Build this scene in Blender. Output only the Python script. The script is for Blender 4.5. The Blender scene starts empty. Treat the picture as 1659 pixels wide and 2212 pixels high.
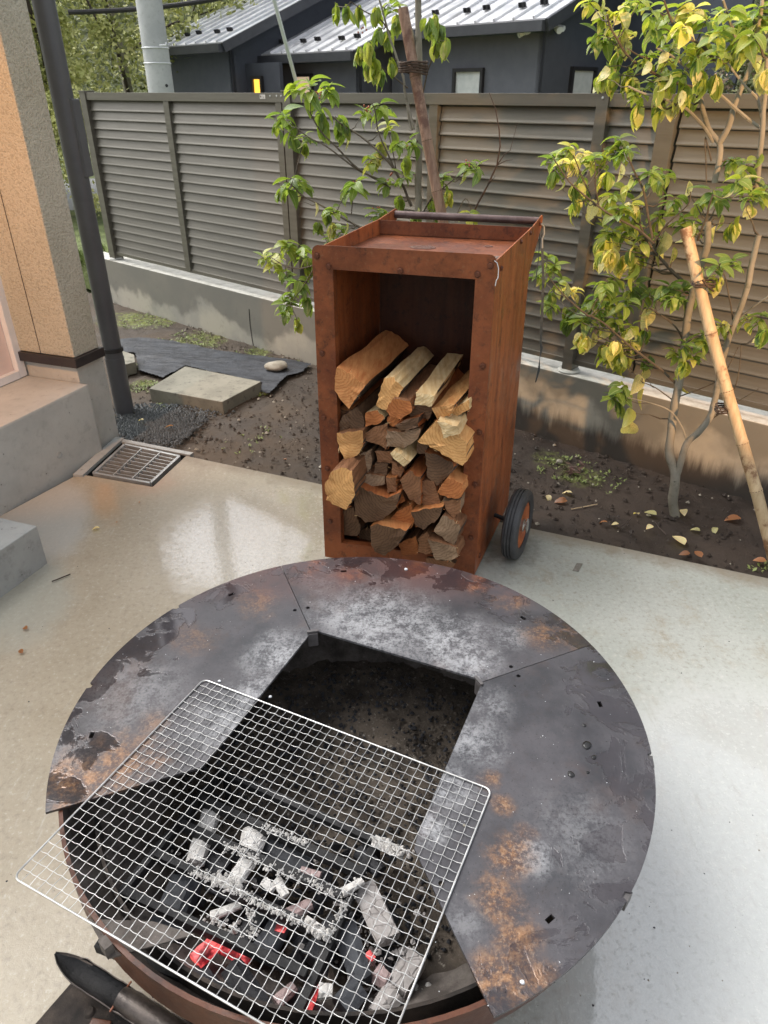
import bpy, bmesh, math, random
from mathutils import Vector, Matrix, noise
from mathutils.geometry import tessellate_polygon
rnd = random.Random(7)
SC = bpy.context.scene
COL = SC.collection
# ------------------------------------------------------------------ camera
H = 1.6; F = 1536.0; TH = math.radians(30.6); CX, CY = 829.5, 1106.0
cd = bpy.data.cameras.new("camera"); cam = bpy.data.objects.new("camera", cd); COL.objects.link(cam)
cam.location = (0, 0, H); cam.rotation_euler = (math.radians(90) - TH, 0, 0)
cd.sensor_fit = 'VERTICAL'; cd.sensor_height = 24.0; cd.lens = 24.0 * F / 2212.0
cd.clip_start = 0.05; cd.clip_end = 400
cd.dof.use_dof = True; cd.dof.focus_distance = 1.9; cd.dof.aperture_fstop = 7.5
SC.camera = cam
# ------------------------------------------------------------------ world, sun, exposure
w = bpy.data.worlds.new("World"); SC.world = w; w.use_nodes = True
nt = w.node_tree; nt.nodes.clear()
sky = nt.nodes.new('ShaderNodeTexSky'); sky.sky_type = 'NISHITA'; sky.sun_disc = False
sky.sun_elevation = math.radians(52); sky.sun_rotation = math.radians(-60)
sky.air_density = 1.0; sky.dust_density = 4.0; sky.ozone_density = 1.0
hs = nt.nodes.new('ShaderNodeHueSaturation'); hs.inputs['Saturation'].default_value = 0.22
bg = nt.nodes.new('ShaderNodeBackground'); bg.inputs['Strength'].default_value = 0.15
ow = nt.nodes.new('ShaderNodeOutputWorld')
nt.links.new(sky.outputs[0], hs.inputs['Color']); nt.links.new(hs.outputs[0], bg.inputs['Color'])
nt.links.new(bg.outputs[0], ow.inputs[0])
sl = bpy.data.lights.new("sun", 'SUN'); sl.energy = 1.0; sl.angle = math.radians(50); sl.color = (1.0, 0.97, 0.92)
so = bpy.data.objects.new("sun", sl); COL.objects.link(so)
_az = math.radians(-60); _el = math.radians(52)
so.rotation_euler = Vector((math.sin(_az)*math.cos(_el), math.cos(_az)*math.cos(_el), math.sin(_el))).to_track_quat('Z', 'Y').to_euler()
so.location = (0, 0, 10)
SC.view_settings.view_transform = 'Standard'; SC.view_settings.look = 'None'
SC.view_settings.exposure = 1.18; SC.view_settings.gamma = 1.0
SC.view_settings.use_curve_mapping = False
SC.cycles.max_bounces = 8; SC.cycles.transparent_max_bounces = 8

# ------------------------------------------------------------------ geometry of the view -> places in the world
cT, sT = math.cos(TH), math.sin(TH)
def ray(u, v):
    x = (u-CX)/F; y = -(v-CY)/F
    return Vector((x, cT + y*sT, -sT + y*cT))
def P(u, v, z=0.0):
    d = ray(u, v); t = (z-H)/d.z
    return Vector((0, 0, H)) + d*t
def PL(u, v, p0, n):
    d = ray(u, v); o = Vector((0, 0, H)); t = ((p0-o).dot(n))/d.dot(n)
    return o + d*t
FD = Vector((0.75343865, -0.65751821, 0)); FN = Vector((0.65751821, 0.75343865, 0)); FA = Vector((-2.4287, 6.5032, 0))
def fence_pt(s, off, z): return FA + FD*s + FN*off + Vector((0, 0, z))

# ------------------------------------------------------------------ object helpers
def tag(o, label=None, cat=None, group=None, kind=None):
    if label: o['label'] = label
    if cat: o['category'] = cat
    if group: o['group'] = group
    if kind: o['kind'] = kind
    return o
def thing(name, loc, label, cat, group=None):
    o = bpy.data.objects.new(name, None); COL.objects.link(o); o.location = loc
    o.empty_display_size = 0.1
    return tag(o, label, cat, group)
def wloc(o):
    l = Vector((0, 0, 0))
    while o: l = l + o.location; o = o.parent
    return l
class MB:
    def __init__(s): s.v = []; s.f = []; s.m = []; s.sm = []; s.uv = {}
    def add(s, vs, fs, m=0, sm=False, uvs=None):
        b = len(s.v); s.v += [Vector(a) for a in vs]
        for i, f in enumerate(fs):
            if uvs: s.uv[len(s.f)] = [uvs[k] for k in f]
            s.f.append([b+k for k in f]); s.m.append(m); s.sm.append(sm)
        return s
    def box(s, c, sx, sy, sz, ax=Vector((1, 0, 0)), m=0, ay=None, az=None):
        ax = Vector(ax).normalized(); az = Vector(az).normalized() if az else Vector((0, 0, 1)); ay = ay or az.cross(ax)
        c = Vector(c); vs = []
        for k in (-1, 1):
            for j in (-1, 1):
                for i in (-1, 1): vs.append(c + ax*(i*sx/2) + ay*(j*sy/2) + az*(k*sz/2))
        return s.add(vs, [(0, 2, 3, 1), (4, 5, 7, 6), (0, 1, 5, 4), (2, 6, 7, 3), (0, 4, 6, 2), (1, 3, 7, 5)], m)
    def hexa(s, p, m=0):  # 4 bottom, 4 top (same winding ccw)
        return s.add(p, [(3, 2, 1, 0), (4, 5, 6, 7), (0, 1, 5, 4), (1, 2, 6, 5), (2, 3, 7, 6), (3, 0, 4, 7)], m)
    def prism(s, poly, d, m=0, holes=(), mside=None):
        """poly: list of 3d points, extruded by vector d (top face = poly, bottom = poly+d)"""
        mside = m if mside is None else mside
        loops = [list(map(Vector, poly))] + [list(map(Vector, h)) for h in holes]
        tris = tessellate_polygon(loops); flat = [p for l in loops for p in l]; n = len(flat)
        d = Vector(d)
        nn = Vector((0, 0, 0))
        for t in tris: nn += (flat[t[1]]-flat[t[0]]).cross(flat[t[2]]-flat[t[0]])
        fl = nn.dot(d) > 0
        tr = [tuple(reversed(t)) if fl else tuple(t) for t in tris]
        s.add(flat, tr, m); s.add([p+d for p in flat], [tuple(reversed(t)) for t in tr], m)
        for l in loops:
            k = len(l); s.add(l + [p+d for p in l], [(i, (i+1) % k, k+(i+1) % k, k+i) for i in range(k)], mside)
        return s
    def tube(s, pts, rad, n=8, m=0, cap=True, sm=True):
        pts = [Vector(p) for p in pts]; R = rad if hasattr(rad, '__len__') else [rad]*len(pts)
        up = None; rings = []
        for i, p in enumerate(pts):
            t = (pts[min(i+1, len(pts)-1)] - pts[max(i-1, 0)]).normalized()
            if up is None:
                up = Vector((0, 0, 1)) if abs(t.z) < 0.9 else Vector((1, 0, 0))
            a = t.cross(up).normalized(); up = a.cross(t).normalized()
            rings.append([p + (a*math.cos(2*math.pi*k/n) + up*math.sin(2*math.pi*k/n))*R[i] for k in range(n)])
        vs = [q for r in rings for q in r]; fs = []
        for i in range(len(pts)-1):
            for k in range(n):
                fs.append((i*n+k, i*n+(k+1) % n, (i+1)*n+(k+1) % n, (i+1)*n+k))
        s.add(vs, fs, m, sm)
        if cap: s.add(rings[0], [tuple(range(n))], m); s.add(rings[-1], [tuple(reversed(range(n)))], m)
        return s
    def lathe(s, prof, c, n=32, axis=Vector((0, 0, 1)), m=0, sm=True, a0=0, a1=2*math.pi):
        axis = Vector(axis).normalized(); x = axis.orthogonal().normalized(); y = axis.cross(x); c = Vector(c)
        full = abs(a1-a0-2*math.pi) < 1e-6; cnt = n if full else n+1
        vs = []
        for r, h in prof:
            for k in range(cnt):
                a = a0+(a1-a0)*k/n; vs.append(c + axis*h + (x*math.cos(a)+y*math.sin(a))*r)
        fs = []
        for i in range(len(prof)-1):
            for k in range(n):
                k2 = (k+1) % cnt if full else k+1
                fs.append((i*cnt+k, i*cnt+k2, (i+1)*cnt+k2, (i+1)*cnt+k))
        return s.add(vs, fs, m, sm)
    def mesh(s, name, off=Vector((0, 0, 0))):
        me = bpy.data.meshes.new(name)
        me.from_pydata([v-off for v in s.v], [], s.f)
        return me
    def build(s, name, mats, parent=None, origin=None, fix=True, bevel=0):
        if parent is not None: off = wloc(parent)
        elif origin is not None: off = Vector(origin)
        else:
            xs = [v.x for v in s.v]; ys = [v.y for v in s.v]; zs = [v.z for v in s.v]
            off = Vector(((min(xs)+max(xs))/2, (min(ys)+max(ys))/2, min(zs)))
        me = s.mesh(name, off)
        mats = mats if isinstance(mats, (list, tuple)) else [mats]
        for k in mats: me.materials.append(k)
        me.polygons.foreach_set('material_index', s.m); me.polygons.foreach_set('use_smooth', s.sm)
        if s.uv:
            ul = me.uv_layers.new(name='UVMap')
            for pi, pl in enumerate(me.polygons):
                if pi in s.uv:
                    for k, li in enumerate(pl.loop_indices): ul.data[li].uv = s.uv[pi][k]
        me.validate(); me.update()
        if fix:
            bm = bmesh.new(); bm.from_mesh(me); bmesh.ops.remove_doubles(bm, verts=bm.verts, dist=1e-5)
            bmesh.ops.recalc_face_normals(bm, faces=bm.faces)
            if bevel:
                ed = [e for e in bm.edges if len(e.link_faces) == 2 and e.calc_face_angle(0) > 0.6]
                bmesh.ops.bevel(bm, geom=ed, offset=bevel, segments=2, affect='EDGES', profile=0.7)
            for e in bm.edges:
                if len(e.link_faces) == 2 and e.calc_face_angle(0) > .75: e.smooth = False
            bm.to_mesh(me); bm.free()
        o = bpy.data.objects.new(name, me); COL.objects.link(o)
        if parent is not None: o.parent = parent
        else: o.location = off
        return o

# ------------------------------------------------------------------ material helpers
class NT:
    def __init__(s, name):
        s.mat = bpy.data.materials.new(name); s.mat.use_nodes = True; s.t = s.mat.node_tree; s.t.nodes.clear()
        s.out = s.n('ShaderNodeOutputMaterial'); s.b = s.n('ShaderNodeBsdfPrincipled')
        s.l(s.b.outputs[0], s.out.inputs[0])
        s.tc = s.n('ShaderNodeTexCoord'); s.geo = s.n('ShaderNodeNewGeometry'); s.oi = s.n('ShaderNodeObjectInfo')
        s.P = s.tc.outputs['Object']; s.W = s.geo.outputs['Position']
    def n(s, t): return s.t.nodes.new(t)
    def l(s, a, b): s.t.links.new(a, b)
    def val(s, sock, v):
        if isinstance(v, bpy.types.NodeSocket): s.l(v, sock)
        elif isinstance(v, (tuple, list)) and len(v) == 3 and sock.type == 'RGBA': sock.default_value = (*v, 1)
        else: sock.default_value = v
    def math(s, op, a, b=0.5, c=None, clamp=False):
        k = s.n('ShaderNodeMath'); k.operation = op; k.use_clamp = clamp; s.val(k.inputs[0], a); s.val(k.inputs[1], b)
        if c is not None: s.val(k.inputs[2], c)
        return k.outputs[0]
    def noise(s, scale=5, detail=6, rough=0.6, co=None, dist=0.0, w=None):
        k = s.n('ShaderNodeTexNoise'); k.noise_dimensions = '4D'
        k.inputs['Scale'].default_value = scale; k.inputs['Detail'].default_value = detail
        k.inputs['Roughness'].default_value = rough; k.inputs['Distortion'].default_value = dist
        s.l(co or s.P, k.inputs['Vector'])
        if w is None: s.l(s.math('MULTIPLY', s.oi.outputs['Random'], 37.0), k.inputs['W'])
        else: k.inputs['W'].default_value = w
        return k.outputs['Fac']
    def voro(s, scale, co=None, feat='F1', out='Distance'):
        k = s.n('ShaderNodeTexVoronoi'); k.feature = feat; k.inputs['Scale'].default_value = scale; s.l(co or s.P, k.inputs['Vector'])
        return k.outputs[out]
    def mapr(s, x, a, b, c=0.0, d=1.0, smooth=True):
        k = s.n('ShaderNodeMapRange'); k.interpolation_type = 'SMOOTHSTEP' if smooth else 'LINEAR'
        s.val(k.inputs[0], x)
        for i, q in enumerate((a, b, c, d)): s.val(k.inputs[1+i], q)
        return k.outputs[0]
    def mix(s, f, a, b, mode='MIX'):
        k = s.n('ShaderNodeMix'); k.data_type = 'RGBA'; k.blend_type = mode
        s.val(k.inputs[0], f); s.val(k.inputs[6], a); s.val(k.inputs[7], b); return k.outputs[2]
    def mixf(s, f, a, b):
        k = s.n('ShaderNodeMix'); k.data_type = 'FLOAT'; s.val(k.inputs[0], f); s.val(k.inputs[2], a); s.val(k.inputs[3], b); return k.outputs[0]
    def scaleco(s, sx, sy, sz, co=None, rot=None):
        k = s.n('ShaderNodeMapping'); k.inputs['Scale'].default_value = (sx, sy, sz)
        if rot: k.inputs['Rotation'].default_value = rot
        s.l(co or s.P, k.inputs[0]); return k.outputs[0]
    def sep(s, co=None):
        k = s.n('ShaderNodeSeparateXYZ'); s.l(co or s.W, k.inputs[0]); return k.outputs
    def spot(s, pt, r0, r1, wob=0.3, nscale=8.0, sc=(1, 1, 1), az=0.0):
        """1 near world point pt fading to 0 between r0 and r1, edge broken up by noise"""
        a = s.n('ShaderNodeVectorMath'); a.operation = 'SUBTRACT'; s.l(s.W, a.inputs[0]); a.inputs[1].default_value = pt
        src = a.outputs[0]
        if az or sc != (1, 1, 1):
            m = s.n('ShaderNodeMapping'); m.vector_type = 'POINT'; m.inputs['Rotation'].default_value = (0, 0, az); s.l(src, m.inputs[0])
            q = s.n('ShaderNodeVectorMath'); q.operation = 'MULTIPLY'; s.l(m.outputs[0], q.inputs[0]); q.inputs[1].default_value = sc; src = q.outputs[0]
        b = s.n('ShaderNodeVectorMath'); b.operation = 'LENGTH'; s.l(src, b.inputs[0])
        nz = s.noise(nscale, 8, 0.65, co=s.W, w=pt[0]*3.1)
        dd = s.math('ADD', b.outputs['Value'], s.math('MULTIPLY', s.math('SUBTRACT', nz, 0.5), wob*2))
        return s.mapr(dd, r0, r1, 1.0, 0.0)
    def bump(s, hgt, strength=0.3, dist=0.01, prev=None):
        k = s.n('ShaderNodeBump'); k.inputs['Strength'].default_value = strength; k.inputs['Distance'].default_value = dist
        s.val(k.inputs['Height'], hgt)
        if prev: s.l(prev, k.inputs['Normal'])
        return k.outputs[0]
    def fin(s, col=None, rough=None, nrm=None, metal=None, spec=None, **kw):
        if col is not None: s.val(s.b.inputs['Base Color'], col)
        if rough is not None: s.val(s.b.inputs['Roughness'], rough)
        if nrm is not None: s.l(nrm, s.b.inputs['Normal'])
        if metal is not None: s.val(s.b.inputs['Metallic'], metal)
        if spec is not None: s.val(s.b.inputs['Specular IOR Level'], spec)
        return s.mat
def simple(name, c1, c2, scale=8, rough=0.6, rough2=None, bump=0.2, bscale=40, metal=0, spec=0.5, dist=0.004, lo=0.35, hi=0.65):
    t = NT(name); f = t.mapr(t.noise(scale, 8, 0.65), lo, hi)
    nr = t.bump(t.noise(bscale, 6, 0.6), bump, dist)
    return t.fin(t.mix(f, c1, c2), t.mixf(f, rough, rough if rough2 is None else rough2), nr, metal, spec)

# concrete slab: damp, patchy, with wetter pools
def m_slab():
    t = NT("slab_concrete")
    a = t.noise(1.3, 7, 0.6, co=t.W, w=1.0); b = t.noise(7, 8, 0.7, co=t.W, w=4.0); c = t.noise(60, 6, 0.7, co=t.W, w=2.0)
    x = t.sep()
    side = t.mapr(t.math('ADD', x[0], t.math('MULTIPLY', t.math('SUBTRACT', a, 0.5), 1.2)), -0.55, 0.35)
    col = t.mix(side, (0.335, 0.285, 0.205), (0.315, 0.33, 0.295))
    col = t.mix(t.mapr(a, 0.35, 0.7), col, t.mix(side, (0.40, 0.35, 0.265), (0.40, 0.41, 0.375)))
    col = t.mix(t.math('MULTIPLY', t.mapr(b, 0.50, 0.70), 0.7), col, (0.28, 0.235, 0.165))
    col = t.mix(t.math('MULTIPLY', t.mapr(c, 0.5, 0.66), 0.45), col, (0.19, 0.165, 0.13))
    col = t.mix(t.math('MULTIPLY', t.mapr(c, 0.46, 0.34), 0.35), col, (0.60, 0.57, 0.51))
    col = t.mix(t.math('MULTIPLY', t.mapr(t.noise(20, 8, .75, co=t.W, w=14.0), .60, .70), .55), col, (0.17, 0.13, 0.085))
    cr = t.voro(1.3, co=t.scaleco(1, 1, 1, co=t.W), feat='DISTANCE_TO_EDGE')
    # cement-repair patch beside the drain and ochre stain
    pp = P(95, 1120); s1 = t.spot(tuple(pp), 0.14, 0.24, 0.05, 9, (1.0, 0.5, 1), math.radians(-20))
    col = t.mix(t.math('MULTIPLY', s1, 0.6), col, (0.42, 0.43, 0.41))
    pp = P(60, 1290); s1b = t.spot(tuple(pp), 0.10, 0.2, 0.06, 9, (1.0, 0.55, 1), math.radians(-20))
    col = t.mix(t.math('MULTIPLY', s1b, 0.5), col, (0.34, 0.355, 0.31))
    pp = P(230, 1085); s2 = t.spot(tuple(pp), 0.03, 0.13, 0.07, 14, (1.6, 0.45, 1), math.radians(-25))
    col = t.mix(t.math('MULTIPLY', s2, 0.42), col, (0.48, 0.28, 0.13))
    pp = P(330, 1045); s2b = t.spot(tuple(pp), 0.02, 0.16, 0.08, 20)
    col = t.mix(t.math('MULTIPLY', s2b, 0.3), col, (0.42, 0.24, 0.14))
    # dirt splashed along the soil edge
    ex = t.math('ADD', t.math('MULTIPLY', x[0], 0.3935), t.math('MULTIPLY', x[1], 0.9193))
    e0 = 0.3935*0.6275+0.9193*2.5477
    ed = t.mapr(t.math('ADD', ex, t.math('MULTIPLY', t.math('SUBTRACT', b, 0.5), 0.22)), e0-0.10, e0+0.02)
    col = t.mix(t.math('MULTIPLY', ed, 0.65), col, (0.17, 0.13, 0.085))
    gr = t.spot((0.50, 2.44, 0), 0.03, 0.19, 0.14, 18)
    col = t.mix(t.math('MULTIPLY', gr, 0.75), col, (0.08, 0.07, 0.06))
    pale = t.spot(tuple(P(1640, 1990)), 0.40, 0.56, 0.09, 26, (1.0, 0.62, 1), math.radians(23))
    col = t.mix(t.math('MULTIPLY', pale, 0.5), col, (0.56, 0.57, 0.56))  # bright sky reflection on the wet zone, partly painted as paler concrete
    # standing film of water
    w1 = t.spot(tuple(P(1700, 1990)), 0.38, 0.49, 0.07, 28, (1.0, 0.62, 1), math.radians(23))
    w2 = t.spot(tuple(P(550, 1150)), 0.16, 0.34, 0.10, 26, (0.8, 0.62, 1), math.radians(25))
    w3 = t.spot(tuple(P(1290, 2230)), 0.5, 0.56, 0.06, 10)
    wet = t.math('MAXIMUM', w1, t.math('MAXIMUM', t.math('MULTIPLY', w2, 1.0), w3))
    wet = t.math('MULTIPLY', wet, t.mapr(t.noise(75, 5, .7, co=t.W, w=12.0), .36, .50, .35, 1.0))
    pools = t.mapr(t.noise(2.2, 7, 0.6, co=t.W, w=9.0), 0.48, 0.58)
    wet2 = t.math('MAXIMUM', wet, t.math('MULTIPLY', pools, 0.35))
    rough = t.mixf(wet2, 0.42, 0.13)
    tw = t.noise(1, 8, .75, co=t.scaleco(26, 5, 10, co=t.W, rot=(0, 0, .5)), w=21.0)
    col = t.mix(t.math('MULTIPLY', t.mapr(tw, .55, .70), .30), col, (0.20, 0.17, 0.12)); col = t.mix(t.math('MULTIPLY', t.mapr(tw, .44, .32), .22), col, (0.58, 0.57, 0.52))
    n1 = t.bump(t.math('ADD', c, t.math('MULTIPLY', tw, .8)), 0.3, 0.004); n2 = t.bump(t.noise(170, 3, 0.6, co=t.W, w=3.0), t_str(0.14), 0.002, n1)
    t.fin(col, rough, n2, 0, t.mixf(wet, 0.5, 0.9))
    t.val(t.b.inputs['Coat Weight'], t.math('MULTIPLY', wet, 0.9)); t.b.inputs['Coat Roughness'].default_value = 0.06; t.b.inputs['Coat IOR'].default_value = 2.1
    t.l(t.bump(t.noise(45, 4, 0.5, co=t.W, w=6.0), 0.12, 0.002), t.b.inputs['Coat Normal'])
    return t.mat
def t_str(x): return x
def m_concrete(name, c1, c2, c3, stain=0.5, bscale=60, rough=0.75):
    t = NT(name); a = t.noise(3, 8, 0.65, co=t.W, w=1.0); b = t.noise(22, 6, 0.7, co=t.W, w=2.0); c = t.noise(bscale*2, 4, 0.7, co=t.W, w=3.0)
    col = t.mix(t.mapr(a, 0.35, 0.65), c1, c2); col = t.mix(t.math('MULTIPLY', t.mapr(b, 0.5, 0.72), stain), col, c3)
    pit = t.math('LESS_THAN', t.voro(26, co=t.W), 0.10)
    col = t.mix(t.math('MULTIPLY', pit, t.math('MULTIPLY', t.mapr(b, 0.5, 0.6), 0.7)), col, (c3[0]*.4, c3[1]*.4, c3[2]*.4))
    return t.fin(col, rough, t.bump(t.math('ADD', b, t.math('MULTIPLY', c, 0.5)), 0.35, 0.004))
def m_wall():
    t = NT("retaining_wall_concrete"); x = t.sep()
    a = t.noise(2.4, 8, 0.6, co=t.W, w=1.0); b = t.noise(16, 8, 0.7, co=t.W, w=2.0)
    vs = t.noise(1.0, 7, 0.7, co=t.scaleco(9, 9, 0.9, co=t.W), w=3.0)
    col = t.mix(t.mapr(a, 0.4, 0.62), (0.29, 0.28, 0.24), (0.40, 0.37, 0.30))
    # damp darkness running down from the top in lobes
    s = t.math('ADD', x[2], t.math('MULTIPLY', t.math('SUBTRACT', t.noise(2.6, 5, 0.5, co=t.W, w=8.0), 0.5), 0.9))
    damp = t.mapr(s, 0.10, 0.19)
    col = t.mix(t.math('MULTIPLY', damp, 0.75), col, (0.13, 0.125, 0.105))
    # soil splash climbing from the ground, streaky
    z = t.math('ADD', x[2], t.math('MULTIPLY', t.math('SUBTRACT', vs, 0.5), 0.34))
    far = t.mapr(x[0], -0.6, 0.6)
    spl = t.mapr(z, t.mixf(far, -0.10, 0.02), t.mixf(far, -0.05, 0.14), 1.0, 0.0)
    col = t.mix(t.math('MULTIPLY', spl, 0.93), col, (0.035, 0.026, 0.020))
    col = t.mix(t.math('MULTIPLY', t.mapr(b, 0.55, 0.75), 0.5), col, (0.12, 0.10, 0.085))
    top = t.mapr(x[2], 0.325, 0.329)
    tc = t.mix(t.mapr(b, 0.4, 0.7), (0.52, 0.51, 0.46), (0.33, 0.32, 0.28))
    col = t.mix(top, col, tc)
    return t.fin(col, 0.7, t.bump(b, 0.35, 0.005))
def m_soil():
    t = NT("damp_soil"); x = t.sep()
    a = t.noise(3.5, 8, 0.7, co=t.W, w=1.0); b = t.noise(38, 8, 0.75, co=t.W, w=2.0); c = t.noise(120, 4, 0.7, co=t.W, w=3.0)
    left = t.mapr(x[0], 0.1, -0.8)
    base = t.mix(left, (0.024, 0.017, 0.013), (0.044, 0.032, 0.022))
    col = t.mix(t.mapr(a, 0.35, 0.65), base, t.mix(left, (0.050, 0.036, 0.027), (0.085, 0.064, 0.045)))
    col = t.mix(t.math('MULTIPLY', t.mapr(b, 0.60, 0.72), 0.55), col, (0.19, 0.155, 0.11))
    col = t.mix(t.math('MULTIPLY', t.mapr(c, 0.35, 0.25), 0.6), col, (0.018, 0.014, 0.011))
    ms = None
    for (u, v, r, am) in ((330, 690, 0.30, 1), (270, 690, 0.3, 1), (430, 735, 0.25, .9), (310, 830, 0.10, 1), (560, 760, 0.12, .7), (1250, 1030, .14, .55), (1190, 990, .12, .5), (350, 880, .04, .8)):
        q = t.math('MULTIPLY', t.spot(tuple(P(u, v, -.05)), r*0.5, r, r*0.5, 11), am)
        ms = q if ms is None else t.math('MAXIMUM', ms, q)
    mfac = t.math('MULTIPLY', ms, t.mapr(t.noise(24, 6, 0.7, co=t.W, w=5.0), 0.42, 0.55))
    col = t.mix(mfac, col, t.mix(t.mapr(b, .4, .6), (0.075, 0.09, 0.02), (0.17, 0.19, 0.045)))
    return t.fin(col, t.mixf(t.mapr(a, .4, .6), 0.62, 0.9), t.bump(t.math('ADD', b, t.math('MULTIPLY', c, .4)), 0.6, 0.008), 0, 0.35)
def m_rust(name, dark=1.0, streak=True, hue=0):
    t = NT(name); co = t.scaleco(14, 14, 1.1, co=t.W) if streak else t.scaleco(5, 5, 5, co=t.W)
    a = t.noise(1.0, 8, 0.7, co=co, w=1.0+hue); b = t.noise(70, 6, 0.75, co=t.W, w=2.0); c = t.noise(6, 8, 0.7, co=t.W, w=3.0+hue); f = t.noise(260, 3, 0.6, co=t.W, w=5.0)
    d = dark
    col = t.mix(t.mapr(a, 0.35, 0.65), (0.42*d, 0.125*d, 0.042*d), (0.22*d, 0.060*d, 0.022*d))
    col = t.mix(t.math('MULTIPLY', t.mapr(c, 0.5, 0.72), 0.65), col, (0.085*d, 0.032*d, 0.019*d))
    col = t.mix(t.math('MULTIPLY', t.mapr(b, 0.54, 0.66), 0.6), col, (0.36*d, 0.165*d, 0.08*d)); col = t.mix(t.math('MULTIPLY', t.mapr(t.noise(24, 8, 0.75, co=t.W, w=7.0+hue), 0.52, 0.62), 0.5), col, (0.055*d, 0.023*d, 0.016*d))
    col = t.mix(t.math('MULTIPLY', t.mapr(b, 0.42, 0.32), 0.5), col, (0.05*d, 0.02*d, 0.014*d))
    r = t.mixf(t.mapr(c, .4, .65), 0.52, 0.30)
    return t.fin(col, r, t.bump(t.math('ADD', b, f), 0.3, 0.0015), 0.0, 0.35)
def m_plate(name, spots_rust, ash, seed):
    """firepit table plate: mill scale steel, pale ash film, rust bloom, rain water"""
    t = NT(name); a = t.noise(5, 8, 0.68, co=t.W, w=seed); b = t.noise(34, 8, 0.75, co=t.W, w=seed+1); c = t.noise(140, 5, 0.75, co=t.W, w=seed+2); dd = t.noise(420, 2, 0.6, co=t.W, w=seed+3)
    col = t.mix(t.mapr(a, 0.36, 0.64), (0.034, 0.034, 0.039), (0.074, 0.070, 0.077))
    col = t.mix(t.math('MULTIPLY', t.mapr(b, 0.5, 0.7), 0.45), col, (0.045, 0.032, 0.030))
    m = None
    for (u, v, r, am) in ash:
        q = t.math('MULTIPLY', t.spot(tuple(P(u, v, .4)), r*0.05, r*1.2, r*0.7, 11), am); m = q if m is None else t.math('MAXIMUM', m, q)
    sp = t.mapr(t.math('ADD', t.math('MULTIPLY', b, 0.6), t.math('MULTIPLY', c, 0.4)), 0.42, 0.58)
    col = t.mix(t.math('MULTIPLY', m, t.mixf(sp, 0.06, 1.0)), col, (0.36, 0.365, 0.375))
    col = t.mix(t.math('MULTIPLY', t.mapr(c, 0.63, 0.70), 0.8), col, (0.42, 0.40, 0.37))
    col = t.mix(t.math('MULTIPLY', t.mapr(c, 0.44, 0.36), 0.6), col, (0.022, 0.018, 0.018))
    m = None
    for (u, v, r, am) in spots_rust:
        q = t.math('MULTIPLY', t.spot(tuple(P(u, v, .4)), r*0.1, r*1.15, r*1.1, 9), am); m = q if m is None else t.math('MAXIMUM', m, q)
    far_ = t.mapr(t.sep()[1], 1.50, 1.68)
    rc = t.mix(t.mapr(b, 0.44, 0.60), (0.07, 0.034, 0.023), (0.245, 0.125, 0.058))
    rc = t.mix(t.math('MULTIPLY', t.mapr(c, .50, .62), .75), rc, (0.36, 0.235, 0.145)); rc = t.mix(t.math('MULTIPLY', t.mapr(c, .46, .38), .7), rc, (0.05, 0.026, 0.02)); rc = t.mix(t.math('MULTIPLY', far_, .55), rc, (0.26, 0.06, 0.03)); col = t.mix(t.math('MULTIPLY', far_, t.mapr(a, .35, .6, .15, .6)), col, (0.12, 0.045, 0.035))
    col = t.mix(t.math('MULTIPLY', m, t.mapr(t.math('ADD', t.math('MULTIPLY', a, .5), t.math('MULTIPLY', b, .5)), 0.38, 0.56)), col, rc)
    m1 = t.math('MULTIPLY', t.mapr(t.noise(3.2, 7, 0.62, co=t.W, w=seed+9),   .55, .68), .3)
    col = t.mix(m1, col, (0.13, 0.075, 0.055))
    # water: flat glossy puddles with raised rims near the outer edge and beads
    dist = t.n('ShaderNodeVectorMath'); dist.operation = 'DISTANCE'; t.l(t.W, dist.inputs[0]); dist.inputs[1].default_value = (-0.0654, 1.1282, 0.4)
    edge = t.mapr(dist.outputs['Value'], 0.40, 0.60)
    pud = t.noise(8, 6, 0.6, co=t.W, w=seed+5, dist=1.2)
    thr = t.mixf(edge, 0.70, 0.47)
    wet = t.mapr(t.math('SUBTRACT', pud, thr), 0.0, 0.05)
    rim = t.mapr(t.math('ABSOLUTE', t.math('SUBTRACT', t.math('SUBTRACT', pud, thr), 0.008)), 0.0, 0.022, 1.0, 0.0)
    col = t.mix(t.math('MULTIPLY', wet, 0.35), col, (0.035, 0.026, 0.028))
    rough = t.mixf(wet, t.mixf(t.mapr(a, .4, .6), 0.34, 0.46), 0.07)
    hgt = t.math('ADD', t.math('MULTIPLY', b, t.mixf(wet, 0.5, 0.0)), t.math('MULTIPLY', rim, 0.14))
    nr = t.bump(hgt, 0.38, 0.004); nr = t.bump(t.math('MULTIPLY', dd, t.mixf(wet, 1, 0)), 0.10, 0.001, nr)
    return t.fin(col, rough, nr, 0.25, 0.55)
def m_soot(name, c1=(0.018, 0.016, 0.015), c2=(0.07, 0.055, 0.045), rough=0.85):
    t = NT(name); a = t.noise(9, 8, 0.7, co=t.W, w=1.0); b = t.noise(80, 7, 0.75, co=t.W, w=2.0)
    col = t.mix(t.mapr(a, .38, .66), c1, c2); col = t.mix(t.math('MULTIPLY', t.mapr(b, .58, .72), .6), col, (c2[0]*2.2, c2[1]*2.1, c2[2]*2))
    return t.fin(col, rough, t.bump(t.math('ADD', a, b), 0.6, 0.006), 0.0, 0.35)
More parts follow.
